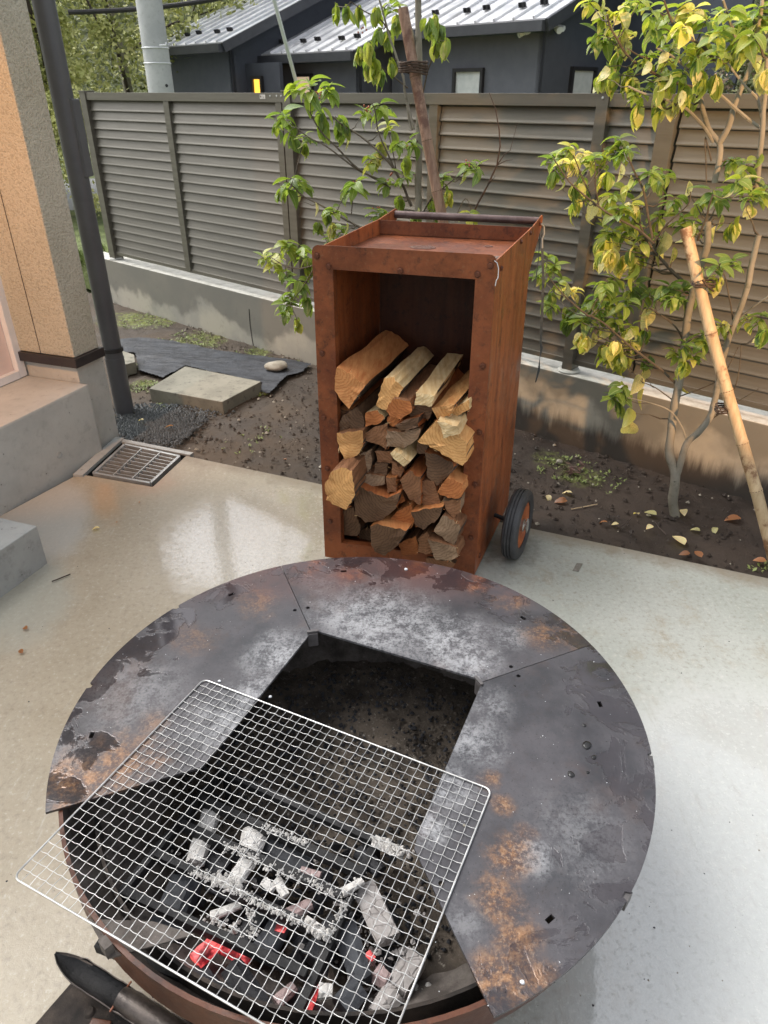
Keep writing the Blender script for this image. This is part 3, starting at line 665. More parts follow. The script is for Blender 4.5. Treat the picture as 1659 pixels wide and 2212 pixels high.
# downpipe
pf = Vector((-1.535, 3.93, 0)); dp = thing('downpipe', pf+Vector((0, 0, -.06)), 'dark grey round downpipe beside the stucco corner, standing on gravel', 'downpipe')
mb = MB(); mb.tube([pf+Vector((0, 0, z)) for z in (-.06, .30)], .053, 24); mb.build('lower_pipe', M['pipe'], dp)
mb = MB(); mb.tube([pf+Vector((0, 0, z)) for z in (.30, 1.12)], .050, 24); mb.build('middle_pipe', M['pipe'], dp)
mb = MB(); mb.tube([pf+Vector((0, 0, z)) for z in (1.12, 3.8)], .0508, 24); mb.build('upper_pipe', M['pipe'], dp)
mb = MB(); mb.tube([pf+Vector((0, 0, z)) for z in (.335, .357)], .058, 24); mb.box(pf+Vector((-.1, -.02, .346)), .14, .012, .02, (1, .1, 0)); mb.build('clamp', M['cable'], dp)
mb = MB(); mb.box(pf+Vector((.03, .02, 1.40)), .05, .10, .34, (1, 0, 0)); mb.build('bracket', M['pipe'], dp, bevel=.006)

# ================================================================== things on the soil bed
def flat_poly(pts, z, d, name, mat, label, cat, bevel=.004, sub=0, jit=0):
    mb = MB(); q = [P(u, v, z) for u, v in pts]
    if sub:
        r = []
        for i in range(len(q)):
            a, b_ = q[i], q[(i+1) % len(q)]
            for k in range(sub): r.append(a.lerp(b_, k/sub)+Vector((rnd.uniform(-jit, jit), rnd.uniform(-jit, jit), 0)))
        q = r
    mb.prism(q, (0, 0, -d)); o = mb.build(name, mat, bevel=bevel); tag(o, label, cat); return o
flat_poly([(400, 791), (564, 824), (480, 868), (322, 839)], .030, .09, 'stepping_slab', M['flag'], 'square mossy concrete slab lying on the soil near the downpipe', 'paving slab', .006)
# its little buried partner behind the pipe
flat_poly([(255, 754), (290, 766), (292, 782), (258, 790)], .03, .08, 'concrete_block', M['flag'], 'small weathered concrete block behind the downpipe', 'concrete block', .005)
flat_poly([(262, 783), (287, 779), (294, 788), (268, 802)], -.01, .05, 'brick_scrap', M['stone'], 'broken flat stone under the block behind the downpipe', 'stone', .004)
# weed sheet with wrinkles
def sheet(poly, z, amp, name, mat, label, cat, seed=0, step=.009):
    q = [P(u, v, z) for u, v in poly]; xs = [p.x for p in q]; ys = [p.y for p in q]
    def inside(x, y):
        c = False; n = len(q)
        for i in range(n):
            a, b_ = q[i], q[i-1]
            if (a.y > y) != (b_.y > y) and x < (b_.x-a.x)*(y-a.y)/(b_.y-a.y)+a.x: c = not c
        return c
    mb = MB(); vi = {}; vs = []; fs = []; nx = int((max(xs)-min(xs))/step)+1; ny = int((max(ys)-min(ys))/step)+1
    def g(i, j):
        if (i, j) not in vi:
            x = min(xs)+i*step; y = min(ys)+j*step; p = Vector((x*3+seed, y*9, 0))
            vi[(i, j)] = len(vs); vs.append((x, y, z+amp*noise.fractal(p, 1, 2, 4)))
        return vi[(i, j)]
    for i in range(nx):
        for j in range(ny):
            if inside(min(xs)+(i+.5)*step, min(ys)+(j+.5)*step): fs.append((g(i, j), g(i+1, j), g(i+1, j+1), g(i, j+1)))
    mb.add(vs, fs, 0, True); o = mb.build(name, mat); tag(o, label, cat); return o
sheet([(253, 731), (300, 728), (373, 735), (470, 757), (560, 768), (640, 778), (672, 785), (655, 800), (618, 812), (580, 850), (560, 843), (566, 826), (400, 789), (352, 815), (300, 800), (292, 762), (250, 760)], -.022, .008, 'weed_sheet', M['weed'], 'crumpled dark blue weed control sheet laid along the wall', 'weed sheet', 3)
mb = MB()
for k in range(4200):
    u = rnd.gauss(340, 55); v = rnd.gauss(915, 24)
    if v < 872 or v > 968: continue
    if u > 470-(v-890)*1.2 and v > 900: continue
    crumb(mb, P(u, v, -.036+.008*rnd.random()), rnd.uniform(.004, .012), 0, .9)
tag(mb.build('gravel_chips', M['gravel'], fix=False), 'loose dark gravel chips heaped round the downpipe foot', 'gravel chips', kind='stuff')
def pebble(u, v, z, r, fl, mat, label, cat='stone', name='stone', rz=0):
    bm = bmesh.new(); bmesh.ops.create_icosphere(bm, subdivisions=3, radius=1)
    sd = rnd.random()*50
    for vv in bm.verts:
        k = 1+.22*noise.noise(vv.co*1.3+Vector((sd, 0, 0))); vv.co = Vector((vv.co.x*r*k, vv.co.y*r*.8*k, vv.co.z*r*fl*k))
    me = bpy.data.meshes.new(name); bm.to_mesh(me); bm.free()
    for pl in me.polygons: pl.use_smooth = True
    me.materials.append(mat); o = bpy.data.objects.new(name, me); COL.objects.link(o); p = P(u, v, z); o.location = (p.x, p.y, z+r*fl*.6); o.rotation_euler.z = rz; tag(o, label, cat); return o
pebble(598, 797, -.02, .075, .45, M['stone'], 'rounded flat grey stone on the corner of the weed sheet')
pebble(1208, 1003-3, -.045, .016, .8, M['stone'], 'small pale stone on the soil behind the cart wheel')
pebble(352, 668, -.045, .05, .5, M['stone'], 'flat grey stone half sunk in moss by the wall')
pebble(403, 693, -.045, .035, .6, M['stone'], 'brown stone in the moss left of the wall stain')
pebble(470, 693, -.045, .04, .5, M['stone'], 'larger brownish stone by the wall foot')
pebble(602, 750, -.045, .03, .8, M['stone'], 'pale pebble at the wall foot above the round stone')

# wall crack line
def hang(pts, r, off, mat, name, label, cat):
    mb = MB(); q = [PL(u, v, FA+FN*off, FN) for u, v in pts]; mb.tube(q, r, 5); return tag(mb.build(name, mat), label, cat)
hang([(538, 668), (540, 700), (545, 735), (548, 750)], .003, -.001, M['cable'], 'wall_joint', 'dark vertical joint in the concrete wall', 'wall joint')

# ================================================================== firewood cart
CO = Vector((-.2327, 2.3251, .020)); CXv = Vector((.577, -.1123, -.010)); CYv = Vector((.2123, .555, -.006)); CZv = Vector((.0016, .0629, 1.1591))
def CT(a, b, c): return CO+CXv*a+CYv*b+CZv*c        # unit cart coordinates: right, back, up
WX, WY, WZ = CXv.length, CYv.length, CZv.length
nX, nY, nZ = CXv/WX, CYv/WY, CZv/WZ
cart = thing('firewood_cart', CT(.5, .5, 0), 'tall rusty steel firewood cart with open front, push handle and rubber wheels', 'firewood cart')
def cslab(pts, d, name, mat, bevel=.0012, holes=()):
    mb = MB(); mb.prism([CT(*p) for p in pts], d, holes=[[CT(*p) for p in h] for h in holes]); return mb.build(name, mat, cart, bevel=bevel)
tk = .004
# front frame: four bands with rounded top corners
fx = .105; ft = .095
oL, oR = .115, .895   # opening
def rc(cx, cz, r, a0, a1, n=5, b=0.0): return [(cx+r/WX*math.cos(a0+(a1-a0)*k/n), b, cz+r/WZ*math.sin(a0+(a1-a0)*k/n)) for k in range(n+1)]
rr = .022
outer = [(0, 0, 0)]+[(1, 0, 0)]+rc(1-rr/WX, 1-rr/WZ, rr, 0, math.pi/2)+rc(rr/WX, 1-rr/WZ, rr, math.pi/2, math.pi)
opening = [(oL, 0, .062), (oR-.005, 0, .060), (oR, 0, .935), (oL, 0, .938)]
cslab(outer, nY*tk, 'front_frame', M['rust_f'], 0, holes=[opening])
# folded returns of the front frame
mb = MB()
for (a, b_) in ((opening[0], opening[3]), (opening[3], opening[2]), (opening[2], opening[1]), (opening[1], opening[0])):
    mid = (Vector(a)+Vector(b_))/2; cen = Vector(((oL+oR)/2, 0, .5)); dirn = (mid-cen); dx = nX if abs(dirn.x)*WX > abs(dirn.z)*WZ else nZ; sg = 1 if dirn.dot(Vector((1, 0, 0)) if dx == nX else Vector((0, 0, 1))) > 0 else -1
    A = CT(*a)+nY*.005; B = CT(*b_)+nY*.005; mb.hexa([A, B, B+dx*sg*.003, A+dx*sg*.003, A+nY*.025, B+nY*.025, B+dx*sg*.003+nY*.025, A+dx*sg*.003+nY*.025])
mb.build('frame_return', M['rust_f'], cart)
HB = 1.33  # handle plate reach (fraction of depth)
side = [(1, .007, 0), (1, 1.0, 0.0), (1, 1.0, .86), (1, HB-.06, .965), (1, HB, .985), (1, HB, 1.012), (1, HB-.03, 1.018), (1, 1, 1.003), (1, .007, .985)]
cslab(side, -nX*tk, 'side_panel', M['rust'])
cslab([(0, b_, c) for a, b_, c in side], nX*tk, 'side_panel', M['rust'])
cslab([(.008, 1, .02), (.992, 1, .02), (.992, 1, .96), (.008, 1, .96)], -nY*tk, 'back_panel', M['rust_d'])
cslab([(.008, .0075, .955), (.992, .0075, .955), (.992, .993, .955), (.008, .993, .955)], -nZ*tk, 'top_tray', M['rust_t'])
cslab([(.008, .993, .957), (.992, .993, .957), (.992, .993, 1.0), (.008, .993, 1.0)], -nY*.003, 'tray_lip', M['rust_t'])
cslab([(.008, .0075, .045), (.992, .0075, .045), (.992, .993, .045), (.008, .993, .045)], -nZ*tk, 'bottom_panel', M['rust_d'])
# handle tube
mb = MB(); h0 = CT(.008, HB-.05, 1.0); h1 = CT(.992, HB-.05, 1.0); mb.tube([h0, h1], .0145, 20); mb.build('handle', M['tube'], cart)
# bolts
def bolt(p, ax, r=.009, h=.006):
    mb = MB(); mb.lathe([(r*1.35, 0), (r*1.35, h*.25), (r, h*.28), (r, h), (r*.8, h*1.15), (0, h*1.15)], p, 6, ax, sm=False); mb.build('bolt', M['bolt'], cart)
for a, c in ((.028, .972), (.092, .945), (.49, .945), (.905, .948), (.97, .972), (.035, .70), (.966, .70), (.03, .50), (.97, .50), (.04, .33), (.965, .33), (.045, .14), (.962, .14)): bolt(CT(a, 0, c), -nY)
for b_, c in ((.12, .955), (.62, .985), (.9, .99), (1.22, .995), (.10, .045)): bolt(CT(1, b_, c), nX, .0075)
for c in (.93, .80, .62, .44, .28): bolt(CT(1.0, 1.0, c)-nX*.012, nY, .009, .009)
# wet pale marks on the tray are part of its finish: shallow water discs
def disc(p, r1, r2, name, mat, lab, cat, ax=nX, ay=nY, up=nZ, h=.0015):
    mb = MB(); v = []
    for k in range(28):
        a = k/28*2*math.pi; q = 1+.12*noise.noise(Vector((math.cos(a)*2+p.x*9, math.sin(a)*2, p.y)))
        v.append(p+ax*math.cos(a)*r1*q+ay*math.sin(a)*r2*q)
    mb.prism(v, up*h); return tag(mb.build(name, mat, bevel=0), lab, cat)
wm = NT("rain_water"); _n = wm.noise(90, 4, .6); wm.fin((0.30, 0.20, 0.17), .12, wm.bump(_n, .6, .003), .1, .9); wm.b.inputs['Coat Weight'].default_value = 1.0; M['water'] = wm.mat
tray = lambda a, b: CT(a, b, .955)+nZ*.0008
disc(tray(.42, .60), .045, .035, 'rain_puddle', M['water'], 'round rain puddle in the middle of the cart tray', 'puddle')
disc(tray(.90, .36), .040, .05, 'rain_puddle', M['water'], 'rain puddle in the front right corner of the cart tray', 'puddle')
disc(tray(.78, .75), .016, .016, 'rain_puddle', M['water'], 'tiny rain puddle near the back of the cart tray', 'puddle')
# wheels
def wheel(c, ax, ay):
    R, wd = .140, .060
    root_mb = MB(); prof = []
    # tyre section with three grooves
    sec = [(-.5, .70), (-.5, .90), (-.44, .965), (-.34, .992), (-.30, .992), (-.28, .965), (-.24, .965), (-.22, 1.0), (-.10, 1.0), (-.08, .968), (-.04, .968), (-.02, 1.0), (.10, 1.0), (.12, .968), (.16, .968), (.18, 1.0), (.30, .995), (.40, .98), (.47, .94), (.5, .88), (.5, .70), (.42, .66), (-.42, .66), (-.5, .70)]
    root_mb.lathe([(r*R, x*wd) for x, r in sec], c, 48, ax); return root_mb
wax = (nX*1.0).normalized(); wax = Vector((math.cos(math.radians(-25)), math.sin(math.radians(-25)), 0.02)).normalized()
wc = P(1112, 1196, 0)+Vector((0, 0, .140)); wc += -wax*.002
for side_, cc in ((1, wc), (-1, wc-nX*(WX+.115)+nY*.30)):
    wh = wheel(cc, wax, nY).build('wheel', M['rubber'], cart, fix=True)
    for o_ in (wh,):
        mb = MB(); s = side_
        mb.lathe([(0, .016*s), (.035, .016*s), (.05, .010*s), (.080, .010*s), (.088, .020*s), (.096, .022*s), (.096, -.022*s), (0, -.022*s)], cc, 32, wax); mb.build('rim', M['rust'], wh)
        mb = MB(); mb.lathe([(.026, .016*s), (.026, .026*s), (.018, .030*s), (.018, .036*s), (0, .036*s)], cc, 20, wax); mb.build('hub', M['chrome'], wh)
        pin = MB(); kk = []
        for k in range(17):
            a = k/16*2*math.pi; kk.append(cc+wax*s*(.038)+(Vector((0, 0, 1))*math.cos(a)*.03+wax.cross(Vector((0, 0, 1)))*math.sin(a)*.012))
        pin.tube(kk, .003, 6); pin.build('ring_pin', M['chrome'], wh)
mb = MB(); mb.tube([wc, wc-nX*.10+nY*.05], .009, 10); mb.build('axle', M['guard'], cart)
# strap hanging at the handle's right end
hp = CT(1.0, HB-.02, 1.01)
st = thing('strap', hp+Vector((.01, 0, -.6)), 'long black webbing strap hanging from the right end of the cart handle', 'strap')
def strap_pts(pts, y): return [PL(u, v, hp+Vector((.02, y, 0)), Vector((0.1, -1, 0))) for u, v in pts]
mb = MB()
def ribbon(mb, pts, wd, th=.0018, tw=None):
    n = len(pts)
    for i in range(n-1):
        a, b_ = pts[i], pts[i+1]; ww = Vector((math.cos((tw or [0]*n)[i]), math.sin((tw or [0]*n)[i]), 0))*wd/2; w2 = Vector((math.cos((tw or [0]*n)[i+1]), math.sin((tw or [0]*n)[i+1]), 0))*wd/2
        t_ = Vector((0, th, 0)); mb.hexa([a-ww, a+ww, a+ww+t_, a-ww+t_, b_-w2, b_+w2, b_+w2+t_, b_-w2+t_])
ribbon(mb, strap_pts([(1168, 500), (1171, 520), (1172, 560), (1174, 600), (1172, 650), (1170, 700), (1168, 740), (1170, 752), (1166, 775), (1164, 800), (1157, 826)], 0), .0115, tw=[0, .2, .3, .1, .4, .2, .5, .1, 1.2, .3, .9]); mb.build('webbing', M['strap'], st)
mb = MB(); mb.tube(strap_pts([(1163, 490), (1166, 520), (1162, 570), (1155, 620)], .012), .002, 6); mb.build('cord', M['strap'], st)
mb = MB(); kk = strap_pts([(1160, 496), (1162, 486), (1170, 484), (1175, 490), (1175, 505), (1171, 516), (1171, 536)], -.004); mb.tube(kk, .0045, 8); mb.build('hook', M['buckle'], st)
# highlight on the cart's right front edge, modelled as a pale tube with frayed end
mb = MB(); kk = [PL(u, v, CT(1.0, -.006, .5), nY) for u, v in ((1068, 563), (1074, 568), (1077, 580), (1076, 600), (1072, 606), (1070, 618))]; mb.tube(kk, .0014, 5); tag(mb.build('edge_highlight', M['guy']), 'pale highlight with a frayed end modelled along the right front edge of the cart', 'edge_highlight')

# ---- firewood
PALE = ((0.55, 0.23, 0.07), (0.78, 0.44, 0.17)); ORG = ((0.48, 0.16, 0.05), (0.66, 0.30, 0.11)); CREAM = ((0.60, 0.38, 0.16), (0.80, 0.61, 0.34))
BRN = ((0.15, 0.065, 0.03), (0.30, 0.145, 0.07)); DRK = ((0.065, 0.036, 0.021), (0.17, 0.095, 0.052)); GRY = ((0.19, 0.12, 0.07), (0.36, 0.24, 0.15)); RED = ((0.32, 0.09, 0.03), (0.52, 0.19, 0.06))
WM = {}
for k, b_ in dict(P=PALE, O=ORG, C=CREAM, B=BRN, D=DRK, G=GRY, R=RED).items(): WM[k] = (m_wood('wood_end_'+k.lower(), True, b_, 0), m_wood('wood_side_'+k.lower(), False, b_, 0))
M['barkw'] = simple("log_bark", (0.035, 0.024, 0.018), (0.085, 0.06, 0.045), 25, .85, bump=.9, bscale=60, dist=.01)
zo = lambda x, y: (632+.3663*x, 445.6+.3663*y)
LOGS = [
 ([(395, 1560), (430, 1530), (480, 1585), (425, 1600)], 'B', 'B', .07, .36, 'little dark split wedged above the big half-round log'),
 ([(560, 1690), (640, 1640), (660, 1740), (610, 1760)], 'R', 'B', .07, .36, 'thin reddish split between the half-round log and the splintered log'),
 ([(855, 1560), (930, 1570), (900, 1660), (850, 1670)], 'B', 'R', .075, .36, 'thin brown split squeezed above the orange-red log'),
 ([(740, 1370), (800, 1400), (790, 1460), (730, 1450)], 'D', 'B', .08, .34, 'dark split in the gap left of the largest pale wedge'),
 ([(265, 1190), (330, 1200), (380, 1185), (300, 1250), (260, 1240)], 'B', 'O', .09, .34, 'brown sliver right under the large orange quarter log'),
 ([(888, 1840), (910, 1790), (950, 1840), (890, 1880)], 'D', 'D', .08, .34, 'dark sliver above the greyish wedge at lower right'),
 ([(262, 950), (345, 985), (428, 1062), (385, 1120), (335, 1190), (290, 1150), (252, 1085), (247, 1010)], 'O', 'O', .03, .46, 'large orange quarter log at top left of the stack'),
 ([(540, 1018), (598, 1008), (650, 1075), (600, 1150), (552, 1200), (490, 1182), (512, 1095)], 'P', 'C', .05, .40, 'pale splintered log beside the large orange quarter log'),
 ([(548, 1208), (590, 1135), (690, 1148), (712, 1205), (640, 1255), (582, 1240)], 'R', 'B', .03, .40, 'reddish brown split log under the pale splintered log'),
 ([(728, 1103), (838, 1115), (822, 1180), (722, 1170)], 'C', 'C', .03, .44, 'square-cut cream beam on top at the right'),
 ([(826, 1188), (955, 1168), (928, 1235), (850, 1257)], 'P', 'P', .04, .42, 'flat pale split log just under the cream beam'),
 ([(868, 1238), (1040, 1140), (1042, 1200), (900, 1262)], 'P', 'C', .09, .38, 'pale wedge squeezed against the right side under the flat log'),
 ([(738, 1385), (850, 1262), (960, 1330), (1028, 1400), (1026, 1500), (1002, 1532), (850, 1440)], 'P', 'P', .02, .42, 'largest pale wedge with curved rings at the right'),
 ([(856, 1268), (968, 1300), (985, 1340), (890, 1370)], 'C', 'C', -.002, .40, 'cream board lying on the largest pale wedge'),
 ([(255, 1342), (340, 1330), (412, 1325), (418, 1400), (395, 1455), (318, 1506), (272, 1430)], 'P', 'B', .02, .42, 'pale quarter log against the left side at mid height'),
 ([(258, 1325), (290, 1240), (380, 1182), (425, 1260), (418, 1308)], 'D', 'D', .05, .40, 'dark half log under the large orange quarter log'),
 ([(428, 1218), (500, 1205), (540, 1250), (520, 1278), (430, 1300)], 'R', 'C', .05, .40, 'small reddish square log right of the dark half log'),
 ([(428, 1335), (490, 1300), (562, 1285), (552, 1430), (432, 1378)], 'B', 'D', .05, .40, 'brown wedge right of the pale quarter log'),
 ([(555, 1320), (640, 1330), (757, 1310), (742, 1372), (650, 1430), (556, 1415)], 'G', 'B', .04, .40, 'grey-brown half log in the centre of the stack'),
 ([(602, 1292), (660, 1262), (748, 1240), (742, 1300), (640, 1325)], 'D', 'R', .03, .38, 'bark strip with an orange top on the centre half log'),
 ([(358, 1500), (400, 1462), (465, 1435), (468, 1510), (447, 1577), (400, 1545)], 'G', 'D', .06, .38, 'grey triangle-ended log under the pale quarter log'),
 ([(485, 1442), (600, 1445), (585, 1515), (500, 1510)], 'B', 'D', .07, .38, 'dark brown wedge left of the white-flecked board'),
 ([(487, 1512), (562, 1520), (552, 1588), (480, 1580)], 'D', 'D', .06, .38, 'short dark log under the dark brown wedge'),
 ([(573, 1458), (602, 1440), (692, 1502), (656, 1542)], 'C', 'C', .02, .40, 'narrow board with a white-flecked end in the centre'),
 ([(783, 1450), (870, 1475), (952, 1522), (940, 1565), (850, 1650), (795, 1590)], 'D', 'R', .05, .40, 'dark quarter log under the largest pale wedge'),
 ([(190, 1640), (232, 1562), (300, 1540), (352, 1560), (372, 1690), (320, 1790), (252, 1768), (200, 1730)], 'P', 'B', -.07, .42, 'rough log sticking out past the left frame'),
 ([(424, 1580), (490, 1580), (542, 1592), (546, 1640), (470, 1652), (424, 1625)], 'G', 'B', .05, .38, 'small oval-ended log left of the kindling'),
 ([(550, 1602), (612, 1598), (612, 1682), (560, 1690)], 'B', 'O', .04, .38, 'thin kindling stick right of the small oval log'),
 ([(630, 1612), (690, 1560), (752, 1600), (757, 1762), (690, 1730)], 'B', 'R', .03, .40, 'brown split log with a splintered top in the lower centre'),
 ([(752, 1622), (832, 1620), (872, 1740), (860, 1782), (772, 1780)], 'B', 'B', .05, .40, 'smooth brown log right of the splintered one'),
 ([(850, 1690), (915, 1600), (1000, 1640), (1000, 1700), (975, 1727), (900, 1712)], 'R', 'O', .03, .40, 'bright orange-red log against the right side'),
 ([(888, 1738), (992, 1728), (988, 1800), (956, 1836), (910, 1800)], 'B', 'G', .04, .40, 'brown log just below the orange-red log'),
 ([(362, 1690), (400, 1655), (480, 1690), (560, 1722), (632, 1690), (610, 1780), (530, 1850), (430, 1866), (375, 1810)], 'D', 'R', .01, .42, 'big dark half-round log low on the left'),
 ([(270, 1800), (362, 1775), (402, 1900), (382, 1946), (292, 1935)], 'D', 'D', .05, .38, 'dark weathered log in the lower left corner'),
 ([(580, 1838), (640, 1785), (700, 1762), (722, 1850), (692, 1906), (600, 1880)], 'R', 'O', .04, .40, 'orange wedge in the lower centre'),
 ([(702, 1800), (790, 1785), (888, 1770), (862, 1840), (772, 1906), (722, 1880)], 'D', 'O', .02, .40, 'dark wet half log with an orange top, lower right of centre'),
 ([(828, 1920), (888, 1822), (950, 1850), (992, 1890), (952, 2012), (900, 1965)], 'G', 'B', .02, .40, 'greyish wedge with coarse grain at lower right'),
 ([(458, 1892), (500, 1872), (590, 1895), (672, 1915), (620, 2000), (540, 2060), (490, 2050), (462, 1990)], 'D', 'O', -.02, .42, 'dark wedge with orange top resting on the bottom edge'),
 ([(620, 1992), (730, 1945), (742, 2052), (650, 2062)], 'R', 'B', .05, .38, 'reddish log low between the dark wedge and the small upright'),
 ([(738, 1962), (790, 1925), (822, 1960), (822, 2050), (740, 2042)], 'B', 'B', .04, .38, 'small upright-ended brown log near the bottom'),
 ([(798, 1962), (880, 1985), (962, 2012), (976, 2062), (930, 2092), (840, 2080)], 'G', 'B', .01, .40, 'pale brown quarter log at the bottom right'),
 ([(580, 1500), (655, 1552), (640, 1602), (590, 1582)], 'B', 'B', .06, .38, 'small dark stick under the white-flecked board'),
 ([(790, 2075), (900, 2090), (960, 2110), (940, 2150), (800, 2130)], 'B', 'D', .06, .36, 'brown log on the cart floor under the pale brown quarter log'),
 ([(255, 1500), (290, 1520), (300, 1560), (255, 1580)], 'D', 'D', .09, .34, 'sliver of dark wood behind the rough log'),
 ([(385, 1905), (455, 1900), (458, 2010), (395, 1985)], 'D', 'D', .10, .34, 'dark log end in the shade beside the lower left log'),
 ([(640, 1180), (760, 1120), (830, 1200), (800, 1260), (700, 1240)], 'D', 'R', .07, .36, 'ragged bark piece under the cream beam'),
 ([(560, 1245), (620, 1245), (635, 1290), (570, 1300)], 'R', 'B', .06, .36, 'small ringed stick above the centre half log'),
]
for pts, ke, ks, dep, L, lab in LOGS:
    q = [PL(*zo(x, y), CO+nY*dep, nY) for x, y in pts]
    c = sum(q, Vector())/len(q)
    # refine outline
    ring = []
    for i in range(len(q)):
        a, b_ = q[i], q[(i+1) % len(q)]
        n = max(2, int((b_-a).length/.011))
        for k in range(n):
            p = a.lerp(b_, k/n); jit = .0045*noise.noise(p*130)+.002*noise.noise(p*420)
            ring.append(p+(p-c).normalized()*jit)
    n = len(ring); S = 9; vs = []; sd = rnd.random()*20; dirv = (nY+nX*rnd.uniform(-.06, .06)+nZ*rnd.uniform(-.03, .03)).normalized()
    for s in range(S+1):
        t = s/S
        for i, p in enumerate(ring):
            r = p-c; sc = 1-.05*t; g = noise.noise(Vector((i*.55+sd, t*3, 0)))*.006
            vs.append(c+r*sc+r.normalized()*g*(0.3 if s == 0 else 1)+dirv*(L*t)+(nY*noise.noise(p*60)*.012 if s == 0 else Vector()))
    fs = []
    for s in range(S):
        for i in range(n): fs.append((s*n+i, s*n+(i+1) % n, (s+1)*n+(i+1) % n, (s+1)*n+i))
    mb = MB(); barky = ke in 'DBG'
    cc = c+nY*.001
    # end cap as fan with an intermediate ring
    mid_ = [c+(p-c)*.5+nY*noise.noise((c+(p-c)*.5)*50)*.007 for p in ring]
    mb.add(vs, fs, 1, False)
    b0 = len(mb.v); mb.v += mid_+[cc]
    for i in range(n):
        mb.f.append([(i+1) % n, i, b0+i, b0+(i+1) % n]); mb.m.append(0); mb.sm.append(True)
        mb.f.append([b0+(i+1) % n, b0+i, b0+n]); mb.m.append(0); mb.sm.append(True)
    mb.f.append([S*n+i for i in range(n)]); mb.m.append(0); mb.sm.append(False)
    # faces that point down are bark
    o = mb.build('log', [WM[ke][0], WM[ks][1], M['barkw']], origin=c)
    for pl in o.data.polygons:
        if pl.material_index == 1 and pl.normal.z < -.1 and abs(pl.normal.dot(nY)) < .5: pl.material_index = 2
    tag(o, lab, 'firewood log', 'firewood logs stacked in the cart')

mb = MB()
for k in range(260):
    pts_, ke_, ks_, dep_, L_, lb_ = rnd.choice(LOGS); x, y = rnd.choice(pts_); p = PL(*zo(x+rnd.gauss(0, 8), y+rnd.gauss(0, 8)), CO+nY*(dep_-.004+rnd.uniform(0, .03)), nY)
    dv = (nX*rnd.gauss(0, 1)+nZ*rnd.gauss(0, .8)+nY*rnd.gauss(0, .9)).normalized(); l = rnd.uniform(.008, .03); sd = dv.cross(nY).normalized()*rnd.uniform(.0006, .0018)
    mb.add([p-dv*l*.5, p+sd, p+dv*l*.5, p-sd], [(0, 1, 2, 3)], rnd.choice((0, 1, 1)))
tag(mb.build('splinters', [WM['C'][1], WM['R'][1]], fix=False), 'fine splinters and torn fibres on the ends of the stacked logs', 'splinters', kind='stuff')
# ================================================================== fire pit
C0 = Vector((-.0654, 1.1282, 0)); RD = .6366; HT = .400; TP = .006
pit = thing('fire_pit', C0, 'round rusty steel fire pit table with a square opening, one top plate missing', 'fire pit')
def rim_ang(u, v): p = P(u, v, HT)-C0; return math.atan2(p.y, p.x)
q0, q1, q2, q3 = P(680, 1366, HT), P(1036, 1472, HT), P(901, 1820, HT), P(446, 1648, HT)
def arc(a0, a1, notch=()):
    n = 60; pts = []
    for k in range(n+1): pts.append((a0+(a1-a0)*k/n, RD))
    for na in notch:
        w_ = .014; pts = [p for p in pts if abs(p[0]-na) > w_]; s = 1 if a1 > a0 else -1
        pts += [(na-w_, RD), (na-w_*.8, RD-.009), (na+w_*.5, RD-.009), (na+w_, RD)]
    pts.sort(key=lambda p: p[0]*(1 if a1 > a0 else -1))
    return [C0+Vector((math.cos(a)*r, math.sin(a)*r, HT)) for a, r in pts]
def hole_round(u, v, r=.0052): c = P(u, v, HT); return [c+Vector((math.cos(k/12*6.283)*r, math.sin(k/12*6.283)*r, 0)) for k in range(12)]
def hole_slot(u, v, ang=None):
    c = P(u, v, HT); rd = (c-C0); rd.z = 0; rd.normalize(); tg = Vector((-rd.y, rd.x, 0)); a, b_ = .0085, .0045
    return [c+tg*a+rd*b_, c-tg*a+rd*b_, c-tg*a-rd*b_, c+tg*a-rd*b_]
gap = .0012
a_tl = rim_ang(607, 1222); a_tr = rim_ang(1257, 1399); a_l = rim_ang(98, 1755); a_b = rim_ang(1066, 2195)
if a_l < 0: a_l += 2*math.pi
if a_b > 0: a_b -= 2*math.pi
